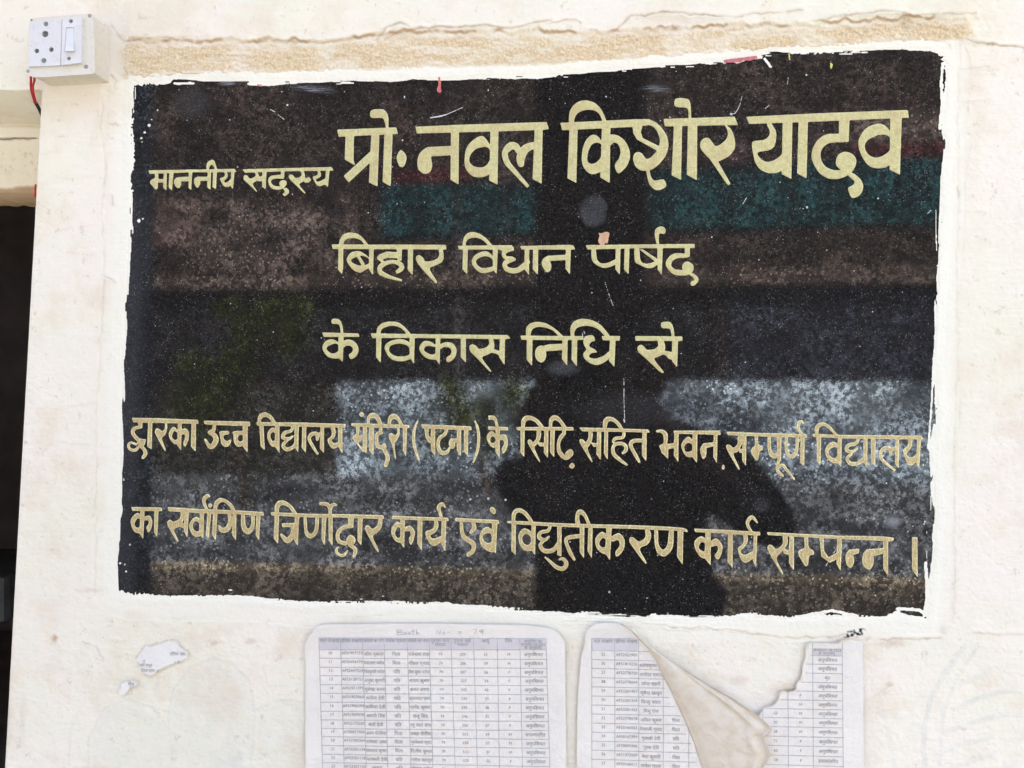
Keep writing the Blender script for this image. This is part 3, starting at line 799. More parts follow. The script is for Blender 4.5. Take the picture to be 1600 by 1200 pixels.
# ------------------------------------------------------------------ masks to meshes
def iso_mesh(name, A, thr, px0, py0, step, depth, m=None, parent=None, thick=0.0, attrs=None, smooth=False):
    """front sheet of the area A > thr; depth is a function of (px, py, row, col arrays) giving metres in front of the wall"""
    H, Wd = A.shape; ins = A > thr
    P = []; n = 0
    idp = np.full((H, Wd), -1, np.int64); r, c = np.nonzero(ins); idp[r, c] = np.arange(len(r)); n = len(r)
    P.append(np.stack([c, r], 1).astype(float))
    ex = ins[:, :-1] != ins[:, 1:]; ide = np.full(ex.shape, -1, np.int64); r, c = np.nonzero(ex)
    ide[r, c] = n + np.arange(len(r)); n += len(r); t = (thr - A[r, c])/(A[r, c+1]-A[r, c]); P.append(np.stack([c+t, r], 1))
    ey = ins[:-1, :] != ins[1:, :]; idy = np.full(ey.shape, -1, np.int64); r, c = np.nonzero(ey)
    idy[r, c] = n + np.arange(len(r)); n += len(r); t = (thr - A[r, c])/(A[r+1, c]-A[r, c]); P.append(np.stack([c, r+t], 1))
    P = np.concatenate(P)
    s = ins[:-1, :-1].astype(int) + ins[:-1, 1:] + ins[1:, :-1] + ins[1:, 1:]
    faces = []; r, c = np.nonzero(s == 4)
    full = np.stack([idp[r, c], idp[r+1, c], idp[r+1, c+1], idp[r, c+1]], 1)
    rim = []
    for i, j in zip(*np.nonzero((s > 0) & (s < 4))):
        ring = [(ins[i, j], idp[i, j]), (0, idy[i, j]), (ins[i+1, j], idp[i+1, j]), (0, ide[i+1, j]), (ins[i+1, j+1], idp[i+1, j+1]), (0, idy[i, j+1]), (ins[i, j+1], idp[i, j+1]), (0, ide[i, j])]
        f = [int(v) for k, (q, v) in enumerate(ring) if v >= 0]
        if len(f) >= 3: faces.append(f)
        e = [(k, int(v)) for k, (q, v) in enumerate(ring) if k % 2 == 1 and v >= 0]
        if len(e) == 2: rim.append((e[0][1], e[1][1]))
        elif len(e) == 4: rim += [(e[0][1], e[1][1]), (e[2][1], e[3][1])]
    px = px0 + P[:, 0]*step; py = py0 + P[:, 1]*step
    d = depth(px, py, P[:, 1], P[:, 0]); co = W(px, py, d)
    extra = []
    if thick:
        ids = sorted({v for e in rim for v in e}); back = {v: n+k for k, v in enumerate(ids)}
        co = np.concatenate([co, co[ids] + np.array([0, thick, 0])])
        extra = [(a, back[a], back[b], b) for a, b in rim]
    me = bpy.data.meshes.new(name)
    me.from_pydata(co.tolist(), [], full.tolist() + faces + extra); me.update()
    if attrs:
        for k, fn in attrs.items():
            v = fn(px, py, P[:, 1], P[:, 0])
            if thick: v = np.concatenate([v, v[ids]])
            a = me.attributes.new(k, 'FLOAT', 'POINT'); a.data.foreach_set('value', v.astype(np.float32))
    if thick:
        bm = bmesh.new(); bm.from_mesh(me); bmesh.ops.recalc_face_normals(bm, faces=bm.faces)
        k = sum(f.normal.y*f.calc_area() for f in bm.faces)
        if k > 0: bmesh.ops.reverse_faces(bm, faces=bm.faces)
        bm.to_mesh(me); bm.free()
    return link(name, me, m, parent, smooth)
def bil(A, r, c):
    r0 = np.clip(np.floor(r).astype(int), 0, A.shape[0]-2); c0 = np.clip(np.floor(c).astype(int), 0, A.shape[1]-2); fr = r-r0; fc = c-c0
    return lerp(lerp(A[r0, c0], A[r0, c0+1], fc), lerp(A[r0+1, c0], A[r0+1, c0+1], fc), fr)

# ------------------------------------------------------------------ the plaque
SLAB = .0022
def granite():
    t = NT('polished black granite')
    grain = t.noise(620, 3, .7); patch = t.noise(17, 5, .62); mid = t.noise(120, 3, .6)
    v = t.voro(500, 'F1', t.warp(1100, .0007)); flk = t.math('MULTIPLY', t.ramp(v.outputs['Distance'], .34, .16), t.ramp(v.outputs['Color'], .66, .80))
    v2 = t.voro(1150); flk2 = t.math('MULTIPLY', t.ramp(v2.outputs['Distance'], .5, .25), t.ramp(v2.outputs['Color'], .5, .75))
    c = t.mix(t.ramp(grain, .40, .68), (.008, .0075, .007), (.026, .022, .019))
    den = t.ramp(t.noise(34, 4, .6), .36, .62, .25, 1); flk = t.math('MULTIPLY', flk, den); flk2 = t.math('MULTIPLY', flk2, den)
    c = t.mix(t.math('MULTIPLY', flk2, .40), c, (.10, .095, .085))
    c = t.mix(t.math('MULTIPLY', flk, t.ramp(mid, .30, .62, .25, .95)), c, (.30, .29, .265))
    c = t.mix(t.math('MULTIPLY', t.attr('dust'), t.ramp(grain, .3, .6, .5, 1)), c, (.22, .22, .235))
    c = t.mix(t.math('MULTIPLY', t.attr('smear'), t.ramp(t.noise(1, 3, .6, t.stretch((60, 60, 1500))), .42, .6)), c, (.42, .42, .45))
    t.put('Base Color', c)
    v3 = t.voro(210, 'F1', t.warp(420, .003)); blob = t.math('MULTIPLY', t.math('MULTIPLY', t.ramp(v3.outputs['Distance'], .34, .16), t.ramp(v3.outputs['Color'], .5, .62)), t.ramp(t.noise(9, 4), .42, .58))
    clumps = t.math('MULTIPLY', t.ramp(t.math('ADD', t.math('MULTIPLY', t.noise(140, 3, .7), .5), t.math('MULTIPLY', t.noise(260, 3, .7), .5)), .43, .60), t.ramp(patch, .38, .60, .24, 1))
    t.put('Specular IOR Level', t.math('ADD', .13, t.math('ADD', t.math('MULTIPLY', clumps, .72), t.math('MULTIPLY', blob, .9))))
    t.put('Roughness', t.ramp(grain, .3, .7, .014, .034))
    t.bump(grain, .02, .0004)
    return t.m
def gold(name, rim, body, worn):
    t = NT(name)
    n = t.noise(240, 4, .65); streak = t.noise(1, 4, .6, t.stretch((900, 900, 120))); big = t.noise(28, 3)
    c = t.mix(t.ramp(t.attr('core'), .66, .90), rim, body)  # lighter rim: groove edges catching light, put into the paint colour
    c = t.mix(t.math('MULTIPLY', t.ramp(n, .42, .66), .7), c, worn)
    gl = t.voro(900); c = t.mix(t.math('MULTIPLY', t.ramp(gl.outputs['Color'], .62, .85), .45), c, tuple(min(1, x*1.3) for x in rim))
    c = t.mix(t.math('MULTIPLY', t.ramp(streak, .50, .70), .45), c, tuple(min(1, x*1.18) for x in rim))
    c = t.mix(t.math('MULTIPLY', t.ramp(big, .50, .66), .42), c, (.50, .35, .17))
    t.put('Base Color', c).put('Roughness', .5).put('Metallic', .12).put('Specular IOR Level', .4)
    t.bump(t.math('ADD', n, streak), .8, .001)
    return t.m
M_GRAN = granite()
M_GOLD1 = gold('pale gold paint', (.64, .575, .28), (.60, .53, .25), (.47, .40, .165))
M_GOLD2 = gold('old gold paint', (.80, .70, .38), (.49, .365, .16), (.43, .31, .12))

PL = tag(empty('stone_plaque', V(828, 525, 0)), 'black polished granite plaque with five lines of gold hand-painted writing', 'plaque')
def build_slab():
    e2 = [(205,122),(860,110),(1484,72),(1452,974),(880,968),(178,934)]
    xs = np.arange(178, 1486, 3.0); ys = np.arange(72, 976, 3.0)
    U, Vv = np.meshgrid(np.linspace(0, 1, len(xs)), np.linspace(0, 1, len(ys)))
    tl, tr, br, bl = (203,121),(1485,73),(1454,974),(176,936)
    X = (1-Vv)*((1-U)*tl[0]+U*tr[0]) + Vv*((1-U)*bl[0]+U*br[0]); Y = (1-Vv)*((1-U)*tl[1]+U*tr[1]) + Vv*((1-U)*bl[1]+U*br[1])
    co = W(X, Y, SLAB); n, m = X.shape; idx = np.arange(n*m).reshape(n, m)
    q = np.stack([idx[:-1, :-1], idx[1:, :-1], idx[1:, 1:], idx[:-1, 1:]], -1).reshape(-1, 4)
    ring = np.concatenate([idx[0, :], idx[1:, -1], idx[-1, -2::-1], idx[-2:0:-1, 0]])
    back = co.reshape(-1, 3)[ring].copy(); back[:, 1] += .014; bi = n*m + np.arange(len(ring))
    qs = np.stack([ring, np.roll(ring, -1), np.roll(bi, -1), bi], -1)
    me = fast_mesh('slab', np.concatenate([co.reshape(-1, 3), back]), np.concatenate([q, qs]))
    d = .28*(.35+.65*fbm(X/11, Y/11, 6, 3))*sstep(27, 20, np.hypot((X-927)*1.12, Y-330)+5*(vnoise(X/9, Y/9, 5)-.5))
    for x, y, rx, ry, a in ((985,640,90,30,.06),(1395,815,14,9,.6),(880,575,26,12,.22),(300,160,30,26,.1),(1190,790,14,12,.12)):
        d = np.maximum(d, a*sstep(1.3, .4, np.hypot((X-x)/rx, (Y-y)/ry)))
    b = sstep(38, 8, X-np.interp(Y, [120, 930], [212, 185]))                       # paler strip along the left edge
    sm = np.maximum.reduce([.45*sstep(1, .3, np.hypot((X-490)/46, (Y-139-(X-490)*.10)/7)), .4*sstep(1, .3, np.hypot((X-1025)/28, (Y-138)/7)), .5*sstep(1, .3, np.hypot((X-355)/20, (Y-130)/5))])
    z = np.zeros(len(ring))
    set_attrs(me, {'dust': np.concatenate([np.maximum(d, .10*b*sstep(200, 420, Y)).ravel(), z]), 'smear': np.concatenate([sm.ravel(), z])})
    return link('slab', me, M_GRAN, PL)
build_slab()

LS = .8                                                              # photo pixels per cell of the lettering
def write_line(li, groups):
    K = 4; win = {}
    for w, txt in groups:
        for k, pts in parse(WIN[w], txt): win.setdefault(0, []).extend(p[:2] for p in pts)
    a = np.array(win[0]); x0, y0 = np.floor(a.min(0)) - 8; x1, y1 = np.ceil(a.max(0)) + 8
    nx, ny = int((x1-x0)/LS), int((y1-y0)/LS); s = K/LS
    big = np.zeros((ny*K, nx*K), bool)
    for w, txt in groups:
        g = np.zeros_like(big) if 'H ' in txt else big
        for k, pts in parse(WIN[w], txt): draw(g, k, pts, x0, y0, s)
        if g is not big: big |= g
    A = big.reshape(ny, K, nx, K).mean((1, 3)); A = blur(A, 0)
    px = x0 + (np.arange(nx)+.5)*LS; py = y0 + (np.arange(ny)+.5)*LS; X, Y = np.meshgrid(px, py)
    A = A + .12*(vnoise(X/2.2, Y/2.2, 7)-.5)*(A > .02)*(A < .98)     # the brush's small unevenness
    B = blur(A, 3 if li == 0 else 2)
    Cc = blur(A, 1)
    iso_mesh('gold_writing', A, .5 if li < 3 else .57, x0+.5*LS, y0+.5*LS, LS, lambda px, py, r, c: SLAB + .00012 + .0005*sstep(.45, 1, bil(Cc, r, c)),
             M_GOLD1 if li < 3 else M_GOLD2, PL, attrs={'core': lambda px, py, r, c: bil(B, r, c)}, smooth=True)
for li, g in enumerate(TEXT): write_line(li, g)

# the white brush edge slopped over the slab
def build_border():
    st = .9; x0, y0, x1, y1 = 130, 40, 1530, 1010
    X, Y = np.meshgrid(np.arange(x0, x1, st), np.arange(y0, y1, st))
    e = sdf(X, Y, EDGE)
    side = ((X < 250) | (X > 1400)) & (Y > 110) & (Y < 945)
    hz = fbm(X/70, Y/2.0, 201, 4); vt = fbm(X/2.0, Y/70, 202, 4); iso = fbm(X/7, Y/7, 203, 3); drip = fbm(X/2.2, Y/14, 204, 3); fine = vnoise(X/1.7, Y/1.7, 205)
    n = np.where(side, (vt-.5)*9 + (fbm(X/40, Y/40, 206, 2)-.5)*4 + (fine-.5)*1.2, (hz-.5)*8 + (fbm(X/40, Y/40, 206, 2)-.5)*3 + (fine-.5)*.9)
    bot = (Y > 900) & ~side; n = n + np.where(bot, (drip-.5)*4, 0)
    tl = (X < 215) & (Y < 300); n = n + np.where(tl, (vnoise(X/2.4, Y/2.4, 209)-.5)*5, 0)
    f = e + n
    dry = np.where(side, fbm(X/1.6, Y/30, 207, 3), fbm(X/30, Y/1.6, 208, 3))*(.72+.56*fbm(X/60, Y/60, 209, 2))
    f = np.where((e > -13) & (e < 1) & (dry > .69 + .012*(-e)), np.maximum(f, 1.5), f)
    f = np.where((e > 0) & (e < 4) & (dry < .27), np.minimum(f, -1.5), f)
    # stray strokes and spatters of the same white on the stone
    sp = vnoise(X/3.0, Y/3.0, 210); f = np.where((e < -3) & (e > -46) & (X < 260) & (sp > .972), 3, f)
    for pts, w in (([(1446,960),(1436,953),(1403,951)],3),([(1473,100),(1470,130),(1472,160),(1468,200)],2.5),([(1459,560),(1455,640),(1450,700)],2),([(1446,880),(1449,930),(1444,962)],3),([(1260,961),(1300,954),(1340,962)],2.5),
                   ([(272,131),(303,130)],2.0),([(388,131),(420,133),(445,130)],2.2),([(1195,92),(1204,104)],3),([(1150,97),(1160,94)],3),([(204,372),(201,430)],2),([(197,500),(193,560)],2.5),([(1128,96),(1190,90)],2)):
        d = dist_line(X, Y, pts); f = np.where((d < w*(.5+.8*iso)), np.maximum(f, 2), f)
    for x, y, r in ((233,196,2.6),(226,207,2.2),(221,216,2),(246,172,1.6),(222,222,1.5),(237,187,1.5),(217,345,3),(223,342,1.6),(197,893,2),(188,880,2),(195,882,1.6),(1445,815,1.8)):
        f = np.where(np.hypot(X-x, Y-y) < r, 2.5, f)
    out = sstep(30, 24, e)
    A = np.where(e > 26, 30-e, np.clip(f, -4, 4)); A = np.where(e >= 30, -4, A)
    A = blur(A, 0)
    def dep(px, py, r, c):
        ee = bil(e, r, c); ff = bil(f, r, c)
        return lerp(SLAB + .00035 + .0006*sstep(0, 9, ff) + .0003*(vnoise(px/4, py/4, 220)-.5), .0024, sstep(12, 28, ee))
    one = lambda px, py, r, c: np.ones(len(px))
    iso_mesh('brushed_white_edge', A, 0, x0, y0, st, dep, M_WALL, WALL, attrs={'paint': one}, smooth=True)
build_border()

# ------------------------------------------------------------------ what stands around: doorway, room, verandah, yard
def flat_wall(name, c, var=.15, scale=6, rough=.85): return plain(name, c, rough, var, scale, .2)
M_CONC = flat_wall('concrete with painted sun patches', (.17, .185, .205), .75, 1.3)  # broad pale patches paint dappled sun into the ground colour
M_DARKROOM = flat_wall('dim room', (.34, .29, .27))
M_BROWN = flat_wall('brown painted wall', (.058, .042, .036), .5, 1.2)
M_PILLAR = flat_wall('dark brown pillar', (.055, .042, .036), .2, 4)
M_WHITE = flat_wall('whitewash', (.62, .62, .60), .08)
def boxes(name, specs, m, parent=None, bev=.004):
    bm = bmesh.new()
    for (x0, y0, z0), (x1, y1, z1) in specs: add_box(bm, Vector(((x0+x1)/2, (y0+y1)/2, (z0+z1)/2)), (abs(x1-x0), abs(y1-y0), abs(z1-z0)), bev)
    return bmo(name, bm, m, parent)

g = mesh('ground', [(-80,-120,0),(80,-120,0),(80,60,0),(-80,60,0)], [(0,1,2,3)], M_CONC); tag(g, kind='structure')
pv = mesh('pavement', [(-9,0,.005),(-9,-5.3,.005),(9,-5.3,.005),(9,0,.005)], [(0,1,2,3)], flat_wall('dusty red pavement', (.46, .375, .25), .3, 3)); tag(pv, kind='structure')

# lintel of the doorway, set back 12 cm under the soffit
LY = .118
def build_lintel():
    xs = np.arange(-420, 84, 2.2); ys = np.arange(178, 304, 2.0); X, Y = np.meshgrid(xs, ys)
    h = -LY + .0016*(fbm(X/40, Y/30, 301, 4)-.5) + .0012*(fbm(X/7, Y/7, 302, 3)-.5)
    ledge = .006*sstep(196, 199, Y + 3*(fbm(X/20, Y*0, 303, 2)-.5)); h = h + ledge
    gy = 217.5 - (X-0)*.02 + 1.5*(fbm(X/12, Y*0, 304, 2)-.5); cr = sstep(1.6, .5, abs(Y-gy))*sstep(62, 52, X)*(.6+.4*vnoise(X/7, Y, 305)); h = h - .004*cr
    low = 295 - (X)*.08 + 4*(fbm(X/10, X*0, 306, 3)-.5); st = sstep(-3, 3, Y-low)
    Y = np.minimum(Y, 318 - X*.0)
    co = W(X, Y, h); n, m = X.shape; idx = np.arange(n*m).reshape(n, m)
    q = np.stack([idx[:-1, :-1], idx[1:, :-1], idx[1:, 1:], idx[:-1, 1:]], -1).reshape(-1, 4)
    b = co[-1].copy(); b[:, 1] += .075; b[:, 2] += .004*(fbm(xs/8, xs*0, 307, 3)-.5); bi = n*m+np.arange(m)
    q2 = np.stack([idx[-1, :-1], bi[:-1], bi[1:], idx[-1, 1:]], -1)
    me = fast_mesh('door_lintel', np.concatenate([co.reshape(-1, 3), b]), np.concatenate([q, q2]))
    sp = sstep(.62, .75, fbm(X/5, Y/5, 308, 3))*sstep(225, 240, Y)*sstep(285, 262, Y)
    z = np.zeros(m); f = np.ones(m)
    dirt = np.maximum(st*(.75+.25*fbm(X/9, Y/9, 311, 3)), .35*sp)
    set_attrs(me, {'sand': np.concatenate([(0*X).ravel(), z]), 'stain': np.concatenate([dirt.ravel(), .85+.15*fbm(xs/12, xs*0, 309, 3)]), 'crack': np.concatenate([np.maximum((cr*1.2).clip(0, 1), 0.2*st).ravel(), z+.2]),
                   'mural': np.concatenate([(0*X).ravel(), z]), 'soot': np.concatenate([np.maximum(.8*cr, .06*st).ravel(), z+.08]), 'paint': np.concatenate([(.9*sstep(196, 200, Y)*(1-st)).ravel(), z])})
    o = link('door_lintel', me, M_WALL, smooth=False)
    tag(o, 'whitewashed door lintel with a long crack and a brown bottom edge, left of the plaque', 'lintel')
build_lintel()
bm = bmesh.new()
add_box(bm, Vector((-1.2, 1.9, 1.54)), (5.6, 3.2, 3.07))
bmesh.ops.delete(bm, geom=[f for f in bm.faces if f.normal.y < -.5], context='FACES'); bmesh.ops.reverse_faces(bm, faces=bm.faces)
tag(bmo('room_interior', bm, M_DARKROOM), kind='structure')
wl = boxes('wall_extension', [((-7, .004, 0), (-1.75, .30, 3.085)), ((1.9, .006, 0), (7, .30, 3.085)), ((-7, .30, 0), (-4.02, 4, 3.085)), ((1.62, .31, 0), (7, 4, 3.085)), ((-7, 4.01, 0), (7, 4.2, 3.085))], M_WHITE, WALL)  # unseen, added so the sun cannot pass beyond the wall's ends
shade_mass = boxes('added_shade_mass', [((-7, .006, 3.405), (7, 4.2, 8.4)), ((-7, -.75, 3.09), (7, 4.19, 3.20))], M_WHITE, WALL)  # unseen mass and ledge, added; height set for the shadow on the ground
c = V(2, 970, -.95)
o = boxes('storage_box', [((c.x-.5, .93, .9), (W(16, 970, -.95)[0], 1.25, float(W(5, 897, -.95)[2])))], plain('dim grey box', (.06, .06, .058), .6, .4, 14), bev=.02)
tag(o, 'dim grey box standing in the dark room behind the doorway', 'box')

p = boxes('verandah_pillar', [((mirror_at(835,600,-2.6).x, -3.0, 0), (mirror_at(1008,600,-2.6).x, -2.6, 3.085))], M_PILLAR, bev=.01)
tag(p, 'dark brown verandah pillar mirrored as a black upright band in the plaque', 'pillar')
p = boxes('verandah_pillar', [((mirror_at(120,600,-2.6).x, -2.68, 0), (mirror_at(226,600,-2.6).x, -2.6, 3.085))], flat_wall('pale blue pillar', (.20, .26, .33)), bev=.01)
tag(p, 'pale blue verandah pillar mirrored along the left edge of the plaque', 'pillar')

# the two-storey building across the yard, mirrored in the stone
D2 = -12.0
B = tag(empty('school_building', (0, D2, 0)), 'dark two storey building with teal balcony panels mirrored in the plaque', 'building')
zz = lambda py, y=D2: mirror_at(905, py, y).z
xx = lambda px, y=D2: mirror_at(px, 600, y).x
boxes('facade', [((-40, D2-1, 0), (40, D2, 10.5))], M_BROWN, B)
def panel(name, px0, px1, py0, py1, c, out=.06, var=.2, sc=3):
    m = c if not isinstance(c, tuple) else flat_wall(name+' paint', c, var, sc)
    return boxes(name, [((xx(px0), D2+.002, zz(py1)), (xx(px1), D2+out, zz(py0)))], m, B)
TEAL = flat_wall('teal paint', (.013, .066, .074), .5, 2); BEIGE = flat_wall('dusty fascia', (.17, .13, .11), .4, 1.5); DARK = flat_wall('painted shade', (.018, .018, .020), .3, 3)
panel('teal_panel', 596, 712, 283, 366, TEAL); panel('teal_panel', 719, 788, 286, 364, TEAL); panel('teal_panel', 793, 836, 284, 365, TEAL); panel('teal_panel', 1012, 1232, 270, 361, TEAL); panel('teal_panel', 1238, 1640, 262, 358, TEAL)
panel('red_trim', 618, 735, 262, 281, (.16, .035, .04)); panel('red_trim', 1330, 1640, 238, 258, (.12, .03, .035)); panel('pink_trim', 1100, 1170, 236, 262, (.20, .13, .14))
panel('plaster_patch', 242, 312, 296, 376, (.23, .16, .14), .05, .5, 3); panel('plaster_patch', 314, 556, 300, 420, (.14, .105, .092), .05, .9, 2)
panel('fascia', -300, 838, 428, 447, BEIGE, .25); panel('fascia', 1004, 1900, 425, 450, BEIGE, .25)
panel('upper_wall', 1330, 1700, 190, 236, (.20, .15, .13))
panel('shade_panel', -300, 716, 452, 592, DARK, .03); panel('shade_panel', 724, 838, 452, 592, DARK, .03); panel('shade_panel', 1004, 1128, 452, 592, DARK, .03); panel('shade_panel', 1136, 1900, 452, 592, flat_wall('navy painted shade', (.035, .042, .062), .3, 3), .03)  # dark and navy panels paint the shade of verandah openings on the facade
panel('pipe', 716, 722, 370, 592, (.16, .15, .15), .1)
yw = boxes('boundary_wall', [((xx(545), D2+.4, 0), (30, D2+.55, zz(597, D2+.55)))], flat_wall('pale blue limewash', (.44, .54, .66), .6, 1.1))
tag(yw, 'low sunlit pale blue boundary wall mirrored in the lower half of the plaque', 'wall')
yd = boxes('dark_hedge_wall', [((-40, D2+.4, 0), (xx(545)-.02, D2+.55, zz(606, D2+.55)))], flat_wall('yard wall', (.06, .06, .05), .4, 2))  # low wall in a darker colour than the pale one beside it
tag(yd, 'low dark yard wall mirrored in the lower left of the plaque', 'wall')

M_LEAF = plain('yellow green leaves', (.22, .26, .04), .5, .5, 9); M_BARK = plain('bark', (.10, .07, .05), .9)
def tree(name, y, lobes, n, label, seed):
    rng = random.Random(seed); L3 = [(mirror_at(px, py+(14 if y > -9 else 0), y+rng.uniform(-.4, .4)), r/1200*(DIST-y)) for px, py, r in lobes]
    c = sum((q for q, r in L3), Vector())/len(L3); t = tag(empty(name, (c.x, c.y, 0)), label, 'tree'); bm = bmesh.new(); br = bmesh.new()
    for q, r in L3:
        for i in range(int(n*r*r*14)):
            p = q + Vector((rng.gauss(0, .5), rng.gauss(0, .5), rng.gauss(0, .5)))*r; s = rng.uniform(.03, .075)
            a = Vector((rng.gauss(0, 1), rng.gauss(0, 1), rng.gauss(0, .7))).normalized(); b = a.orthogonal().normalized()
            bm.faces.new([bm.verts.new(p + k) for k in (a*s, b*s*.42, -a*s, -b*s*.42)])
    bmo('crown', bm, M_LEAF, t)
    bmo('trunk', tube([(c.x+.1, c.y, 0), (c.x-.03, c.y, c.z*.55), (c.x, c.y, c.z)], .05, 8, taper=[.07, .05, .03]), M_BARK, t)
    for q, r in L3: bmo('branch', tube([(c.x-.01, c.y, c.z*.7), tuple((q+c)/2-Vector((0, 0, .08))), tuple(q)], .02, 6, taper=[.03, .018, .008]), M_BARK, t)
tree('leafy_tree', -8, [(300,622,34),(335,600,40),(322,648,26),(372,552,30),(392,506,26),(430,488,34),(452,520,24),(300,560,20),(470,470,18),(360,470,18)], 800, 'yellow green tree mirrored at the left of the plaque', 3)
tree('leafy_tree', -10, [(705,612,22),(722,650,26),(760,640,20),(800,618,20),(818,655,22),(690,690,18),(770,690,22)], 500, 'small green tree mirrored under the middle line of writing', 5)

# ------------------------------------------------------------------ the photographer, mirrored as a dark shape
def skinned(edges_pts, radii, edges, root, sub=2):
    me = bpy.data.meshes.new('skin'); me.from_pydata(edges_pts, edges, []); o = bpy.data.objects.new('skin', me); COL.objects.link(o)
    mo = o.modifiers.new('s', 'SKIN'); mo.use_smooth_shade = True
    for i, v in enumerate(me.skin_vertices[0].data):
        r = radii[i]; v.radius = r if isinstance(r, tuple) else (r, r); v.use_root = i == root
    o.modifiers.new('d', 'SUBSURF').levels = sub
    ev = o.evaluated_get(bpy.context.evaluated_depsgraph_get()); out = bpy.data.meshes.new_from_object(ev)
    bpy.data.objects.remove(o); return out
def join(name, meshes, m, parent):
    bm = bmesh.new()
    for me in meshes: bm.from_mesh(me)
    return bmo(name, bm, m, parent, True)
PX, PY = .22, -1.42
pers = tag(empty('person', (PX, PY, 0)), 'person in dark clothes holding up a phone, mirrored as a dark silhouette in the plaque', 'person')
def build_person():
    P = [(PX,PY,.90),(PX,PY-.01,1.05),(PX,PY+.01,1.20),(PX-.005,PY+.01,1.31),(PX-.01,PY+.02,1.385),(PX-.02,PY+.045,1.45),
         (PX-.19,PY+.01,1.30),(PX-.31,PY+.22,1.11),(-.125,-.99,1.42),(-.095,-.925,1.46),
         (PX+.19,PY+.01,1.30),(PX+.32,PY+.20,1.10),(.155,-.985,1.42),(.10,-.925,1.46),
         (PX-.10,PY,.86),(PX-.12,PY+.03,.48),(PX-.13,PY-.02,.09),(PX-.13,PY+.12,.035),(PX+.10,PY,.86),(PX+.12,PY+.02,.48),(PX+.14,PY-.03,.09),(PX+.14,PY+.11,.035)]
    rad = [(.15,.11),(.14,.10),(.155,.11),(.11,.085),.058,.055,.066,.047,.032,.026,.066,.047,.032,.026,.092,.062,.042,.034,.092,.062,.042,.034]
    E = [(0,1),(1,2),(2,3),(3,4),(4,5),(3,6),(6,7),(7,8),(8,9),(3,10),(10,11),(11,12),(12,13),(0,14),(14,15),(15,16),(16,17),(0,18),(18,19),(19,20),(20,21)]
    parts = [skinned(P, rad, E, 0)]
    # head with brow, nose, chin and ears, tipped towards the phone
    bm = bmesh.new(); bmesh.ops.create_uvsphere(bm, u_segments=28, v_segments=20, radius=1)
    for v in bm.verts:
        x, y, z = v.co; fr = max(y, 0); low = max(-z, 0)
        x *= .074*(1-.30*low*low); y *= .096*(1-.12*low); z *= .118
        y += .020*math.exp(-((v.co.x/.20)**2+((v.co.z+.10)/.20)**2))*fr + .007*math.exp(-((v.co.z-.28)/.14)**2)*fr - .010*math.exp(-(((abs(v.co.x)-.38)/.15)**2+((v.co.z-.08)/.11)**2))*fr
        y += .006*math.exp(-((v.co.x/.30)**2+((v.co.z+.48)/.09)**2))*fr + .008*math.exp(-((v.co.x/.3)**2+((v.co.z+.85)/.2)**2))*fr
        v.co = (x, y, z)
    for sgn in (-1, 1):
        r = bmesh.ops.create_uvsphere(bm, u_segments=10, v_segments=8, radius=1)
        bmesh.ops.scale(bm, vec=(.010, .020, .031), verts=r['verts']); bmesh.ops.translate(bm, vec=(sgn*.075, -.012, -.005), verts=r['verts'])
    bmesh.ops.transform(bm, matrix=Matrix.Translation((PX-.035, PY+.07, 1.545)) @ Matrix.Rotation(R(18), 4, 'Z') @ Matrix.Rotation(R(-6), 4, 'X'), verts=bm.verts)
    me = bpy.data.meshes.new('h'); bm.to_mesh(me); bm.free(); parts.append(me)
    for sgn in (-1, 1):                                             # palms with four fingers round the phone's edge and the thumb on its screen
        b = Vector((sgn*.098, -.925, 1.46)); k = Vector((sgn*.090, -.905, 1.495))
        parts.append(skinned([tuple(b), tuple((b+k)/2), tuple(k)], [.024, (.036, .015), (.034, .014)], [(0,1),(1,2)], 0))
        for i, ln in enumerate((.9, 1, .95, .78)):
            z = 1.525 - i*.019; a = Vector((sgn*.094, -.908, z-.012)); L = .024*ln
            pts = [a, a+Vector((sgn*.002, .018, .004)), a+Vector((-sgn*L*.7, .0305, .006)), a+Vector((-sgn*L*1.6, .0315, .006))]
            parts.append(skinned([tuple(q) for q in pts], [.0095, .009, .0083, .0072], [(0,1),(1,2),(2,3)], 0, 1))
        a = Vector((sgn*.092, -.918, 1.478)); pts = [a, a+Vector((-sgn*.012, .004, .018)), a+Vector((-sgn*.028, .016, .030)), a+Vector((-sgn*.046, .0195, .036))]
        parts.append(skinned([tuple(q) for q in pts], [.012, .0115, .0105, .009], [(0,1),(1,2),(2,3)], 0, 1))
    join('body', parts, plain('skin', (.20, .115, .075), .55, .08, 60), pers)
    cloth = plain('dark cloth', (.022, .022, .026), .85, .3, 40)
    sp = [P[0],P[1],P[2],P[3],(PX-.01,PY+.018,1.36),P[6],P[7],(-.19,-1.06,1.30),P[10],P[11],(.26,-1.05,1.28),(PX,PY,.80)]
    join('shirt', [skinned(sp, [(.175,.13),(.165,.122),(.178,.132),(.13,.103),.070,.085,.066,.052,.085,.066,.052,(.18,.135)], [(0,1),(1,2),(2,3),(3,4),(3,5),(5,6),(6,7),(3,8),(8,9),(9,10),(0,11)], 0)], cloth, pers)
    tp = [(PX,PY,.90),(PX-.10,PY,.84),P[15],(PX-.13,PY-.01,.10),(PX+.10,PY,.84),P[19],(PX+.14,PY-.02,.10)]
    join('trousers', [skinned(tp, [(.165,.122),.108,.078,.066,.108,.078,.066], [(0,1),(1,2),(2,3),(0,4),(4,5),(5,6)], 0)], plain('dark trousers', (.03, .032, .04), .9, .3, 30), pers)
    bm = bmesh.new(); bmesh.ops.create_uvsphere(bm, u_segments=26, v_segments=18, radius=1)
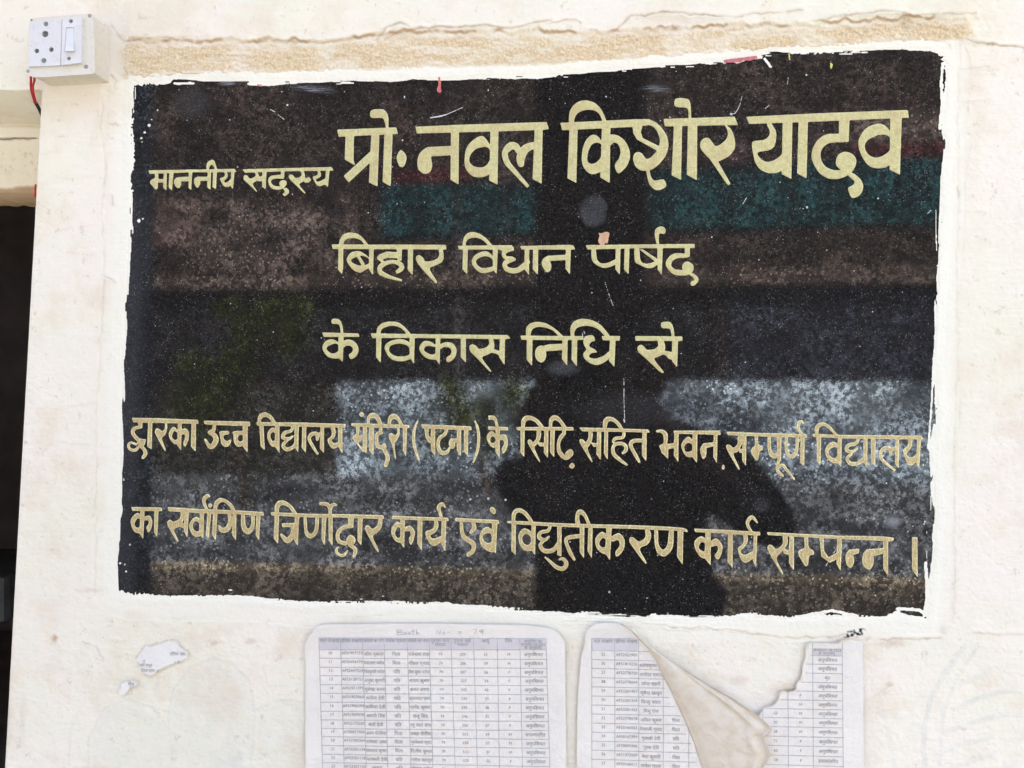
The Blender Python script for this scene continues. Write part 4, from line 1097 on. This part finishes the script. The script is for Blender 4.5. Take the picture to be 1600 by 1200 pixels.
    for v in bm.verts:
        f = 1 + .05*math.sin(9*v.co.x+4*v.co.z)*math.cos(8*v.co.y); v.co = (v.co.x*.081*f, v.co.y*.103*f-.012, v.co.z*.118*f+.012)
    bmesh.ops.delete(bm, geom=[v for v in bm.verts if v.co.z < .045 and v.co.y > -.02 or v.co.z < -.05], context='VERTS')
    bmesh.ops.transform(bm, matrix=Matrix.Translation((PX-.035, PY+.07, 1.545)) @ Matrix.Rotation(R(18), 4, 'Z') @ Matrix.Rotation(R(-6), 4, 'X'), verts=bm.verts)
    bmo('hair', bm, plain('black hair', (.012, .010, .009), .6, .3, 200), pers, True)
build_person()
ph = tag(empty('phone', (0, -.886, 1.5)), 'dark phone held up before the plaque, mirrored in its middle', 'phone')
bm = bmesh.new(); add_box(bm, Vector((0, -.886, 1.5)), (.158, .0085, .074), .004); bmo('phone_body', bm, plain('phone shell', (.02, .02, .022), .35), ph)
bm = bmesh.new(); bmesh.ops.create_cone(bm, cap_ends=True, segments=24, radius1=.006, radius2=.006, depth=.0016, matrix=Matrix.Translation((.03, -.881, 1.515)) @ Matrix.Rotation(R(90), 4, 'X')); bmo('lens', bm, plain('lens glass', (.01, .01, .015), .08), ph)

# ------------------------------------------------------------------ the switch box
def zs(pts, ox=0, oy=0, s=5.0): return [(ox+x/s, oy+y/s) for x, y in pts]
def circ(x, y, r, n=20, e=1.0): return [(x+r*math.cos(2*math.pi*k/n), y+r*e*math.sin(2*math.pi*k/n)) for k in range(n)]
def plate(name, outer, holes, depth, thick, m, parent, st=.3, soft=1, round_=True, dfun=None):
    a = np.array(outer); x0, y0 = a.min(0)-1.5; x1, y1 = a.max(0)+1.5
    K = 3; nx, ny = int((x1-x0)/st), int((y1-y0)/st); big = np.zeros((ny*K, nx*K), bool)
    fill(big, soften(outer) if round_ else outer, x0, y0, K/st)
    for h in holes: fill(big, h, x0, y0, K/st, False)
    A = big.reshape(ny, K, nx, K).mean((1, 3))
    if soft: A = blur(A, 0)
    return iso_mesh(name, A, .5, x0+.5*st, y0+.5*st, st, dfun or (lambda px, py, r, c: np.full(len(px), depth)), m, parent, thick=thick)
def plastic(name, c, dirt):
    t = NT(name); n = t.noise(160, 5, .65); s = t.noise(1, 4, .6, t.stretch((60, 60, 420)))
    col = t.mix(t.math('MULTIPLY', t.ramp(n, .52, .72), .45), c, dirt); col = t.mix(t.math('MULTIPLY', t.ramp(s, .6, .75), .3), col, dirt)
    t.put('Base Color', col).put('Roughness', .38).bump(n, .12, .001); return t.m
M_PLB = plastic('ivory plastic', (.72, .66, .55), (.50, .42, .30)); M_PLW = plastic('white plastic', (.70, .675, .65), (.56, .51, .44)); M_HOLE_SHADE = plain('painted hole shade', (.15, .14, .13), .7); M_SCREW = plain('dull screw', (.30, .28, .25), .45)
BX = tag(empty('switch_box', V(95, 75, 0)), 'white plastic switch box with a three pin socket and a rocker switch', 'switch box')
lid = zs([(240,141),(715,103),(728,110),(736,300),(743,562),(730,578),(500,592),(265,607),(206,573),(206,540),(219,516),(228,300),(232,156)])
inner = zs([(246,150),(708,112),(720,120),(735,556),(722,570),(262,598),(214,568),(214,542),(226,516),(238,160)])
plate('box_body', inner, [], .0335, .0345, M_PLB, BX)
plate('lid', lid, [], .0375, .0035, M_PLB, BX)
sock = zs([(238,166),(483,149),(478,330),(471,510),(222,521),(229,340)])
sh = [(358,187,19,1),(352,265,26,0),(287,397,19,0),(400,387,19,0),(342,472,20,1)]
plate('socket_module', sock, [zs(circ(x, y, r)) for x, y, r, k in sh], .0398, .002, M_PLW, BX, round_=False)
swm = zs([(486,149),(640,139),(637,300),(632,490),(476,509),(481,330)])
ss = [(553,165,16,1),(537,455,16,1)]
rock = zs([(516,215),(579,210),(574,400),(504,404)])
plate('switch_module', swm, [zs(circ(x, y, r)) for x, y, r, k in ss] + [rock], .0408, .003, M_PLW, BX, round_=False)
plate('module_side_shade', zs([(641,140),(655,139),(650,470),(632,492)]), [], .0385, .001, M_PLB, BX, round_=False)  # strip standing in for the shaded right side of the module
ra = zs([(519,218),(577,213),(572,397),(507,401)])
plate('rocker', ra, [], .0412, .003, M_PLW, BX, round_=False, dfun=lambda px, py, r, c: .0398 + .0046*np.clip((py-43)/37, 0, 1)**1.3)
plate('hole_shade', zs([(240,168),(636,143),(628,487),(226,516)]), [], .0377, .0002, M_HOLE_SHADE, BX, round_=False)  # dark sheet behind the holes, its colour stands in for their shade
for x, y, r, k in sh + ss:
    if k: plate('screw', zs(circ(x, y, r*.80)), [zs([(x-r, y-2.5), (x+r, y-5.5), (x+r, y-1), (x-r, y+2)])], .0390, .001, M_SCREW, BX, .22)
for x, y, r in ((700,123,15),(672,521,17),(219,556,13),(247,157,8)):
    plate('screw', zs(circ(x, y, r)), [], .0376, .0002, M_SCREW if r > 12 else M_HOLE_SHADE, BX, .22)
plate('maker_stamp', zs([(250,190),(272,188),(268,228),(248,230)]), [zs([(253,196),(269,194),(268,200),(253,202)]), zs([(252,208),(268,206),(267,212),(252,214)])], .03995, .0001, plain('grey stamp', (.66,.65,.65)), BX, .2, round_=False)
M_RED = plain('red wire', (.50, .018, .022), .4, .2, 80); M_BLK = plain('black tape', (.02, .02, .022), .5)
def wire(pts, r, m): bmo('wire', tube([V(x/5, y/5, d) for x, y, d in pts], r, 10), m, BX, True)
wire([(240,598,.022),(242,625,.020),(240,660,.016),(244,705,.010),(256,750,.004),(270,795,-.004),(282,815,-.010)], .0013, M_RED)
wire([(268,598,.022),(270,625,.020),(258,665,.016),(258,705,.011),(266,750,.005),(276,790,-.003),(286,812,-.010)], .0013, M_RED)
wire([(272,792,-.005),(290,822,-.012),(308,855,-.018),(330,905,-.026)], .0021, M_BLK)
wire([(280,1440,-.10),(275,1470,-.10),(276,1510,-.10),(272,1540,-.10)], .0012, M_RED)

# ------------------------------------------------------------------ paper notices
def paper_mat(name, c, back):
    t = NT(name); n = t.noise(14, 4); f = t.noise(500, 3, .7)
    col = t.mix(t.ramp(n, .35, .65), c, tuple(x*.955 for x in c)); col = t.mix(t.math('MULTIPLY', t.ramp(f, .55, .75), .12), col, tuple(x*.8 for x in c))
    col = t.mix(t.attr('torn'), col, (.70, .63, .50)); geo = t.n.new('ShaderNodeNewGeometry'); s = t.noise(70, 5, .65)
    bk = t.mix(t.ramp(s, .42, .68), back, (.64, .53, .39)) if back else col
    t.put('Base Color', bk if back else col).put('Roughness', .8).put('Specular IOR Level', .08 if back else .2).bump(t.math('ADD', n, t.math('MULTIPLY', s, .5)), .22 if back else .5, .006); return t.m
M_PAP = paper_mat('office paper', (.82, .755, .655), None); M_FLAP = paper_mat('paper back with dried paste', (.765, .745, .765), (.70, .605, .485))
M_INK = plain('grey toner', (.29, .28, .28), .7, .25, 300); M_LINE = plain('printed rule', (.42, .405, .415), .7, .2, 200); M_BAND = plain('grey header shade', (.62, .575, .54), .8, .05); M_PENCIL = plain('faded pen', (.42, .41, .44), .7, .3, 400)
def z6(p): return (460+p[0]/3.478, 960+p[1]/3.478)
def z7(p): return (890+p[0]/3.404, 960+p[1]/3.404)
def pd1(px, py): return .0074 + .0012*(fbm(px/80, py/80, 401, 3)-.5)*2 + .0010*sstep(1010, 975, py)*(vnoise(px/40, py*0, 402))
def pd2(px, py): return .0074 + .0014*(fbm(px/80, py/80, 411, 3)-.5)*2 + .0012*sstep(1000, 975, py)
def sheet(name, polys, pd, m, parent, torn=None, st=1.2, rag=1.0):
    a = np.array([p for q in polys for p in q]); x0, y0 = a.min(0)-4; x1, y1 = a.max(0)+4
    X, Y = np.meshgrid(np.arange(x0, x1, st), np.arange(y0, y1, st)); f = np.full(X.shape, 1e9)
    for q in polys: f = np.minimum(f, sdf(X, Y, q))
    f = f + rag*(fbm(X/6, Y/6, 421, 3)-.5)
    td = np.full(X.shape, 99.)
    for ln in torn or []:
        d = dist_line(X, Y, ln); f = f + sstep(14, 0, d)*5*(fbm(X/7, Y/7, 422, 4)-.5); td = np.minimum(td, d)
    def dep(px, py, r, c): return pd(px, py) + .0004*sstep(5, 0, bil(td, r, c))
    return iso_mesh(name, np.clip(-f, -6, 6), 0, x0, y0, st, dep, m, parent, thick=.0003, attrs={'torn': lambda px, py, r, c: .9*sstep(3.2, .8, bil(td, r, c)+1.5*(vnoise(px/3, py/3, 423)-.5))}, smooth=False)
def ruled(lines, pd, up, m, parent, name, clip=None):
    vs, fs = [], []
    for (x1, y1), (x2, y2), w in lines:
        n = max(2, int(math.hypot(x2-x1, y2-y1)/12)); ux, uy = x2-x1, y2-y1; L = math.hypot(ux, uy); nx, ny = -uy/L*w/2, ux/L*w/2; prev = None
        for k in range(n+1):
            t = k/n; x, y = x1+ux*t, y1+uy*t
            if clip and not clip(x, y): prev = None; continue
            d = float(pd(np.array([x]), np.array([y]))[0]) + up; i = len(vs); vs += [W(x-nx, y-ny, d), W(x+nx, y+ny, d)]
            if prev is not None: fs.append((prev, prev+1, i+1, i))
            prev = i
    return mesh(name, vs, fs, m, parent)
GLY = {}
def shape(s):
    """the order in which the signs are written, for a font without shaping"""
    out = []; i = 0; cons = lambda ch: '\u0915' <= ch <= '\u0939'
    while i < len(s):
        j = i
        if cons(s[i]):
            j = i+1
            while j+1 < len(s) and s[j] == '\u094d' and cons(s[j+1]): j += 2
            cl = s[i:j]
            k = ''
            for q in range(0, len(cl), 2):
                if q+1 < len(cl): k += cl[q] + ('\u094d' if cl[q+2] == '\u0930' else '')
                elif not (q and cl[q] == '\u0930'): k += cl[q]
            if j < len(s) and s[j] == '\u093f': k = '\u093f' + k; j += 1
            out.append(k); i = j
        else: out.append(s[i]); i += 1
    return ''.join(out)
def text_mesh(name, items, pd, up, m, parent):
    """items: (string, px, py, letter height in pixels, slope, width limit)"""
    need = sorted({shape(t[0]) for t in items} - set(GLY)); tmp = []
    for s in need:
        cu = bpy.data.curves.new('t', 'FONT'); cu.body = s; cu.resolution_u = 2; cu.align_x = 'CENTER'; o = bpy.data.objects.new('t', cu); COL.objects.link(o); tmp.append((s, o))
    dg = bpy.context.evaluated_depsgraph_get()
    for s, o in tmp:
        me = o.evaluated_get(dg).to_mesh(); GLY[s] = (np.array([v.co[:2] for v in me.vertices]).reshape(-1, 2), [tuple(p.vertices) for p in me.polygons])
    for s, o in tmp: bpy.data.objects.remove(o)
    vs, fs = [], []; n = 0
    for s, x, y, hh, sl, wm in items:
        v, f = GLY[shape(s)]
        if not len(v): continue
        k = hh/.70; wd = (v[:, 0].max()-v[:, 0].min())*k; kx = k*min(1, wm/wd) if wd else k
        px = x + v[:, 0]*kx; py = y - (v[:, 1]-.33)*k + sl*(v[:, 0]*kx)
        vs.append(W(px, py, pd(px, py)+up)); fs += [tuple(i+n for i in q) for q in f]; n += len(v)
    return mesh(name, np.concatenate(vs).tolist(), fs, m, parent)

N1 = tag(empty('paper_notice', V(680, 1095, .006)), 'whole white sheet with a printed ten column list, taped flat below the plaque', 'paper notice', 'printed lists on the wall')
out1 = [z6(p) for p in [(108,76),(135,56),(420,52),(700,50),(1100,56),(1300,62),(1400,79),(1445,110),(1470,150),(1474,500),(1478,835),(1484,1090),(66,1090),(60,700),(62,300),(56,165),(82,112),(98,106),(100,90)]]
sheet('sheet', [out1], pd1, M_PAP, N1)
C1T = [133,250,370,487,613,732,850,973,1102,1225,1367]; C1B = [152,270,390,507,632,752,873,994,1114,1239,1388]
RL = [128,192,238,287,333,382,429,477,526,573,620,664,712,760,805,852,899,946,993,1040]; RR = [132,192,245,293,340,387,437,485,533,582,632,680,728,778,827,876,925,973,1022,1070]
def g1(ci, ri):                                                      # a crossing of the ruled table
    yl, yr = RL[ri], RR[ri]; t = (ci if isinstance(ci, (int, float)) else 0)
    i = min(int(t), 9); f = t-i; t2 = (yl-128)/677.
    xa = lerp(C1T[i], C1B[i], t2); xb = lerp(C1T[i+1], C1B[i+1], t2); x = lerp(xa, xb, f)
    u = (x-133)/1240.; return z6((x, lerp(yl, yr, u)))
L = [(g1(0, r), g1(10, r), .75) for r in range(20)] + [(g1(c, r), g1(c, r+1), .75) for c in range(11) for r in range(19)]
ruled(L, pd1, .00055, M_LINE, N1, 'ruled_table')
q = [g1(0, 0), g1(10, 0), g1(10, 1), g1(0, 1)]; hb = []
for k in range(25):
    t = k/24; hb.append((lerp(q[0][0], q[1][0], t), lerp(q[0][1], q[1][1], t))); hb.append((lerp(q[3][0], q[2][0], t), lerp(q[3][1], q[2][1], t)))
hx, hy = np.array(hb).T
mesh('header_band', W(hx, hy, pd1(hx, hy)+.00042).tolist(), [(2*k, 2*k+1, 2*k+3, 2*k+2) for k in range(24)], M_BAND, N1)
IDS = ['1907153','0456170','2447324','3120151','1971779','1907063','1906593','1907070','2172030','0057406','1906364','3201134','3201118','3201163','2210457','1906418','0169334','3778120']
NM = ['ओम प्रकाश','नन्दलाल मनोज','शिवकुमारी मनोज','अनुषा कुमारी','सुलेखा शर्मा','अनीता देवी','सामिता देवी','आरती सिंह','सती देवी','अजय चौरसिया','राजेश्वर प्रसाद','रामराज कुमार','पलकती देवी','सायरा','सुनीता देवी','गीता देवी','मोहन साह','कविता देवी']
REL = ['पिता','पिता','पति','पति','पति','पति','पति','पति','पति','पिता','पिता','पिता','पति','पति','पति','पति','पिता','पति']
RN = ['राजेश्वर साह','शीतल प्रसाद','शिव कुमार मनोज','संजय कुमार','शंकर शर्मा','कृजनन्दन प्रसाद','प्रमोद कुमार','राजू सिंह','रघु नंदन साव','जवाहर चौरसिया','भुवनेश्वर प्रसाद','दिलीप कुमार','गणेश बहादुर','मोहम्मद सादिक','राम दास','हरि साह','लाल साह','राजू साह']
N7 = ['204','206','207','327','242','244','245','246','256','263','436','512','575','580','581','590','601','602']; AGE = ['33','59','56','54','42','39','38','35','57','69','57','31','55','41','29','47','62','36']; SX = 'MMFFFFFFFMMMFFFFMF'
it = []
def cell(s, c, r, h=5.0, dy=.5, wm=.95, sl=None):
    a, b = g1(c, r), g1(c+1, r); d = g1(c+.5, r+1); m_ = g1(c+.5, r); it.append((s, m_[0]*(1-dy)+d[0]*dy, m_[1]*(1-dy)+d[1]*dy, h, (b[1]-a[1])/(b[0]-a[0]), (b[0]-a[0])*wm))
for c, s in enumerate(['क्रम संख्या','ईपिक संख्या','मतदाता का नाम','संबंध प्रकार','संबंधी का नाम','','','आयु','लिंग','']): cell(s, c, 0, 5.4, .22, .94) if s else 0
for c, a, b in ((5,'पुराना भाग','संख्या'),(6,'पुराना क्रम','संख्या')): cell(a, c, 0, 5.2, .22); cell(b, c, 0, 5.0, .55)
for k, s in enumerate(['अप्राप्ति का','कारण(01.08.2025','के अनुसार)']): cell(s, 9, 0, 4.8, .24+.29*k, .92)
for r in range(18):
    cell(str(10+r), 0, r+1, 4.6, .38); cell('AFS'+IDS[r], 1, r+1, 4.6, .38); cell(NM[r], 2, r+1, 5.2); cell(REL[r], 3, r+1, 5.2); cell(RN[r], 4, r+1, 5.2)
    cell('79', 5, r+1, 4.4); cell(N7[r], 6, r+1, 4.4); cell(AGE[r], 7, r+1, 4.4); cell(SX[r], 8, r+1, 4.4); cell('स्थानांतरित' if r == 9 else 'अनुपस्थित', 9, r+1, 5.2)
text_mesh('printed_text', it, pd1, .0007, M_INK, N1)
hand = ['558,82 560,110', '560,84 578,82 582,92 564,97 585,100 584,110 560,111', '600,96 594,105 600,110 608,104 600,96', '622,97 616,104 622,110 630,104 622,97', '645,80 644,108 654,110', '636,92 656,90', '664,80 664,110 668,98 676,100 676,110',
        '772,108 775,84 790,106 794,82', '812,94 804,102 810,108 818,102 812,94', '888,94 908,93', '890,101 910,100', '968,82 992,80 976,108', '1020,84 1008,86 1010,96 1024,92 1024,82 1024,108', '830,98 846,96']
hl = []
for s in hand:
    p = [z6(tuple(map(float, a.split(',')))) for a in s.split()]; c = catmull(p, False, 4); hl += [(tuple(c[i]), tuple(c[i+1]), .75) for i in range(len(c)-1)]
ruled(hl, pd1, .0006, M_PENCIL, N1, 'handwriting')

N2 = tag(empty('paper_notice', V(1110, 1095, .006)), 'torn printed sheet with one corner curled down to show its beige back', 'paper notice', 'printed lists on the wall')
left2 = [z7(p) for p in [(84,150),(80,104),(108,74),(135,55),(180,45),(265,50),(310,72),(360,124),(430,200),(500,330),(560,450),(610,560),(660,680),(700,800),(760,960),(900,1010),(900,1060),(32,1060),(38,817),(42,500),(47,400),(62,230)]]
right2 = [z7(p) for p in [(1275,150),(1350,147),(1430,150),(1480,132),(1560,148),(1562,500),(1565,817),(1572,1060),(890,1060),(890,1000),(1000,830),(1003,550),(1018,512),(1040,490),(1070,490),(1092,478),(1110,450),(1118,420),(1135,408),(1160,412),(1190,404),(1205,396),(1207,362),(1232,345),(1236,300),(1240,260),(1254,222),(1256,190),(1264,160)]]
tear = [z7(p) for p in [(1480,132),(1430,150),(1350,147),(1275,150),(1256,190),(1254,222),(1240,260),(1236,300),(1232,345),(1207,362),(1205,396),(1160,412),(1118,420),(1110,450),(1092,478),(1070,490),(1040,490),(1018,512),(1003,550)]]
sheet('sheet', [left2, right2], pd2, M_PAP, N2, [tear])
CX = [118,240,367,497,632,765,895,1026,1160,1292,1450]; YL2 = [128,190,240,287,336,385,434,482,530,578,626,674,722,770,818,866,914,962,1010,1052]; YR2 = [136,222,268,316,365,412,460,508,556,604,656,706,758,810,860,910,960,1010,1056,1100]
def g2(c, r):
    i = min(int(c), 9); f = c-i; x = lerp(CX[i], CX[i+1], f); y = lerp(YL2[r], YR2[r], (x-118)/1332.); return z7((x + (y-128)*.008*(x/1450), y))
lp, rp = np.array(left2), np.array(right2)
def clip2(x, y):
    a = np.array([[x]]); b = np.array([[y]]); return bool(inside(a, b, left2)[0, 0]) or float(sdf(a, b, right2)[0, 0]) < -1.2
L = []
for r in range(20): L.append((g2(0, r), g2(10, r), .75))
for c in range(11): L += [(g2(c, r), g2(c, r+1), .75) for r in range(19)]
ruled([(lerp(a[0], b[0], k/24), lerp(a[1], b[1], k/24)) and ((lerp(a[0], b[0], k/24), lerp(a[1], b[1], k/24)), (lerp(a[0], b[0], (k+1)/24), lerp(a[1], b[1], (k+1)/24)), w) for a, b, w in L for k in range(24)], pd2, .00055, M_LINE, N2, 'ruled_table', clip2)
def band2(c0, c1, parent, cl=True):
    vs, fs = [], []
    for k in range(41):
        t = lerp(c0, c1, k/40); a, b = g2(min(t, 9.999), 0), g2(min(t, 9.999), 1); i = len(vs)
        if not (clip2(*a) and clip2(*b)): continue
        for p in (a, b): vs.append(W(p[0], p[1], float(pd2(np.array([p[0]]), np.array([p[1]]))[0])+.00042))
        if i and k and len(vs) > 2: fs.append((i-2, i-1, i+1, i))
    if fs: mesh('header_band', vs, fs, M_BAND, parent)
band2(0, 2.6, N2)
rb = [z7(p) for p in [(1297,182),(1449,184),(1450,221),(1296,219)]]; rx, ry = np.array(rb).T
mesh('header_band', W(rx, ry, pd2(rx, ry)+.00042).tolist(), [(0,3,2,1)], M_BAND, N2)
it = []
def cell2(s, c, r, h=4.8, dy=.5, wm=.95):
    a, b = g2(c, r), g2(c+.98, r); d = g2(c+.5, r+1); m_ = g2(c+.5, r); x = lerp(m_[0], d[0], dy); y = lerp(m_[1], d[1], dy); e = (b[0]-a[0])*.3*wm
    if clip2(x-e, y) and clip2(x+e, y): it.append((s, x, y, h, (b[1]-a[1])/(b[0]-a[0]), (b[0]-a[0])*wm))
IDS2 = ['2422905','1814250','3778750','3778644','3201407','3201415','3201423','3778578','0166563','0165999','0059306','1973609','0166611','0166654','2210311','3201188']
NM2 = ['सुनिता देवी','संतोषकुमार झा','दामोदर प्रसाद','उमेश सहनी','जुबैदा खातून','विन्दु यादव','मिथु राज','अमित कुमार','शिवाजी प्रसाद','गुलाबी देवी','पूनम देवी','मेधा कुमारी','राजेश गुप्ता','राम कुमार','सीता देवी','कमला देवी']
RL2 = ['पति','पिता','पिता','पिता','पति','पिता','पिता','पिता','पिता','पति','पति','पिता','पिता','पिता','पति','पति']
AG2 = ['31','40','55','63','27','39','33','30','28','71','62','38','30','41','46','52']; SX2 = 'FMMMFMMMMFFFFMFF'
cell2('क्रम संख्या', 0, 0, 5.2, .22, .94); cell2('ईपिक संख्या', 1, 0, 5.2, .22, .94); cell2('मतदाता', 2, 0, 5.0, .26, .6)
for r in range(16):
    cell2(str(25+r), 0, r+1, 4.6, .40); cell2('AFS'+IDS2[r], 1, r+1, 4.6, .42); cell2(NM2[r], 2, r+1, 5.2, .55); cell2(RL2[r], 3, r+1, 5.0, .55); cell2(['विजय','संजय','शंकर','सोनू'][r % 4], 4, r+1, 5.0, .5, .7)
    cell2(AG2[r], 7, r+1, 4.4); cell2(SX2[r], 8, r+1, 4.4); cell2({2: 'मृत', 11: 'स्थानांतरित'}.get(r, 'अनुपस्थित'), 9, r+1, 5.2)
for s, x, y in (('कारण(01.08.2025', 1372, 190), ('के अनुसार)', 1368, 208)): a = z7((x, y)); it.append((s, a[0], a[1], 4.6, .02, 43))
text_mesh('printed_text', [t for t in it if t[1] < 1120], pd2, .0007, M_INK, N2); text_mesh('printed_text', [t for t in it if t[1] >= 1120], pd2, .0007, M_INK, N2)
# the curled corner, its back towards us
fo = catmull([z7(p) for p in [(268,48),(312,72),(362,126),(432,202),(502,332),(562,452),(612,562),(662,682),(702,802),(762,962)]], False, 16)
ed = catmull([z7(p) for p in [(270,46),(345,100),(440,178),(560,262),(740,374),(900,468),(1070,602),(1034,662),(1064,742),(1010,870)]], False, 16)
def build_flap():
    n, m = len(fo), 64; vs = []; rng = np.random.default_rng(5); at = []
    jag = (fbm(np.arange(n)/4.0, np.zeros(n), 431, 3)-.5)
    for i in range(n):
        t = i/(n-1); lift = .002 + .011*sstep(.05, .75, t)
        for j in range(m):
            s = j/(m-1); e = ed[i] + np.array([3.5, 2.0])*jag[i]*sstep(.55, .7, t)
            p = fo[i]*(1-s) + e*s
            roll = math.sin(math.pi*min(1, s*1.15)**.75)*.6 + .55*s; ridge = .0035*math.exp(-((s-.80)/.07)**2)*sstep(.25, .6, t) - .0030*math.exp(-((s-.93)/.06)**2)*sstep(.25, .6, t)
            fold = math.sqrt(min(1, s/.10))                          # round back over the fold
            d = float(pd2(np.array([p[0]]), np.array([p[1]]))[0]) + .0008 + lift*roll*fold*.8 + ridge + .0012*(float(fbm(np.array([p[0]/18]), np.array([p[1]/18]), 433, 3)[0])-.5)*min(1, s*6) + .0005*max(0, 1-14*abs(float(fbm(np.array([p[0]/46]), np.array([p[1]/30]), 434, 2)[0])-.5))*min(1, s*5)
            vs.append(W(p[0], p[1], d)); at.append(.8*sstep(.975, 1, s)*sstep(.6, .75, t))
    fs = [(i*m+j, (i+1)*m+j, (i+1)*m+j+1, i*m+j+1) for i in range(n-1) for j in range(m-1)]
    o = mesh('curled_corner', vs, fs, M_FLAP, N2, True); set_attrs(o.data, {'torn': np.array(at)})
    so_ = o.modifiers.new('thickness', 'SOLIDIFY'); so_.thickness = .0003
build_flap()

# scraps of an older notice under the limewash
def z8(p): return (190+p[0]/9.233, 970+p[1]/9.233)
def pd3(px, py): return .0045 + .0008*(fbm(px/30, py/30, 441, 3)-.5) + .0016*sstep(286, 296, px)
M_SCR = paper_mat('old paper scrap', (.83, .775, .69), None)
def scrap(poly, label, words):
    P3 = [z8(p) for p in poly]; c = np.mean(P3, 0); o = tag(empty('paper_scrap', V(c[0], c[1], .004)), label, 'paper scrap', 'scraps of an old notice')
    sheet('sheet', [P3], pd3, M_SCR, o, [P3 + P3[:1]], .7, 8.0)
    for s, x, y, h, sl, w in words: text_mesh('printed_word', [(s, *z8((x, y)), h, sl, w)], pd3, .0008, M_INK, o)
scrap([(350,330),(420,360),(560,300),(700,262),(800,290),(850,370),(970,440),(975,540),(860,600),(700,645),(600,680),(530,720),(500,770),(400,800),(300,760),(250,690),(240,620),(190,560),(250,470),(300,400)], 'larger torn white scrap with bits of print, left of the whole sheet',
      [('एलिका एका.', 815, 478, 4.6, .02, 25), ('न की', 800, 600, 3.6, -.05, 9), ('सही समूह', 350, 640, 4.4, .03, 20), ('जिला पटना', 380, 718, 4.6, .02, 21), ('अं', 320, 585, 3.8, .0, 6)])
scrap([(-30,900),(60,862),(240,856),(232,910),(205,945),(125,978),(70,1040),(10,1088),(-50,1070),(-55,1010),(-20,960)], 'smaller torn white scrap below the larger one, one word left on it', [('ग्रीव', 135, 918, 5.0, .04, 11)])

# ------------------------------------------------------------------ drips, chips and scratches on the stone
def mark(name, rows, c, up=.0004, w=(0, 0, 1), label=None, st=.5):
    K = 3; a = np.array([p[:2] for r in rows for _, pts in [r] for p in pts]); x0, y0 = a.min(0)-3; x1, y1 = a.max(0)+3; nx, ny = int((x1-x0)/st), int((y1-y0)/st)
    big = np.zeros((ny*K, nx*K), bool)
    for k, pts in rows: draw(big, k, pts, x0, y0, K/st)
    A = blur(big.reshape(ny, K, nx, K).mean((1, 3)), 0); X, Y = np.meshgrid(x0+(np.arange(nx)+.5)*st, y0+(np.arange(ny)+.5)*st)
    A = A + .5*(vnoise(X/1.6, Y/1.6, 451)-.5)*(A > .05)
    o = iso_mesh(name, A, .5, x0+.5*st, y0+.5*st, st, lambda px, py, r, c_: SLAB + up + 0*px, plain(name+' colour', c, .5, .15, 200), PL)
    if label: o['label'] = label
mark('paint_drip', [('C', [(686,121,3),(687,130,4),(686,140,5.5)]), ('Q', [(683,138),(689,138),(689,144),(684,144)])], (.62,.15,.13), label='red paint drip', up=.0014)
mark('paint_drip', [('C', [(402,133,2.5),(409,133,2)])], (.62,.15,.13), up=.0013)
mark('paint_drip', [('P', [(1130,94),(1142,92),(1182,87),(1184,91),(1172,95),(1160,94),(1158,97),(1132,98)])], (.55,.16,.17), up=.0013)
for r_ in ([('C', [(1233,83,2),(1234,94,2.2)])], [('Q', [(1298,98),(1301,101),(1299,108),(1297,104)])]): mark('paint_fleck', r_, (.55,.55,.12), label='yellow green paint fleck')
mark('orange_chip', [('P', [(935,363),(940,365),(945,362),(953,363),(951,372),(949,381),(946,379),(944,383),(938,383),(934,376),(937,370)])], (.62,.36,.21), label='peeled orange chip', up=.0008)
sc = [[(672,184,1.6),(690,181,2.0),(702,177,1.0),(722,168,1.0)],[(720,169,1.6),(723,168,1.2)],[(1160,148,.7),(1155,166,.9),(1148,177,1.2),(1141,177,1.4)],[(1141,178,2),(1144,180,1.6)],[(975,590,.8),(975,625,.8),(976,654,1.1)],[(975,655,2.2),(976,660,2.0)],[(422,171,1.4),(430,175,1.0)],[(434,179,.8),(446,188,.8)],
      [(945,440,.6),(955,470,.7),(960,482,.6)],[(912,517,1.4),(914,522,1)],[(910,520,.7),(911,530,.6),(913,524,.6)],[(1449,334,1.2),(1455,328,1.0)],[(1160,320,.6),(1167,308,.8)],[(1290,885,.8),(1310,852,.8)],[(632,150,1.6),(632,154,1.2)],[(1003,78,.8),(1006,98,.8)],[(1195,170,.7),(1205,162,.6)],[(1232,120,.8),(1230,132,.6)]]
for s in sc: mark('scratch', [('C', s)], (.62,.60,.56))
fl = [(449,164,1.6),(629,219,1.3),(1260,117,1.6),(1261,324,1.8),(1255,326,1),(1372,310,1.4),(952,925,1.6),(1444,819,1.3),(763,141,1.2),(947,151,1.3),(203,851,1.6),(1404,745,1.5),(1385,755,1.2),(620,785,1.1),(735,780,1.6),(763,779,1.8),(790,781,1.8),(746,775,1.1),(585,650,1.2),(1345,700,1.4),(1300,840,1.3),(1290,870,1.5),(1270,905,1.2)]
for i in range(90): fl.append((random.uniform(215,1445), random.uniform(140,940), random.uniform(.6,1.1)))
fm = []
for x, y, r in fl: fm.append(('P', circ(x, y, r, 7)))
vs, fs = [], []
for k, pts in fm:
    i = len(vs); vs += [W(x, y, SLAB+.0003) for x, y in pts]; fs.append(tuple(range(i+len(pts)-1, i-1, -1)))
o = mesh('limewash_specks', vs, fs, plain('limewash speck', (.60,.58,.54), .7), PL); o['kind'] = 'stuff'
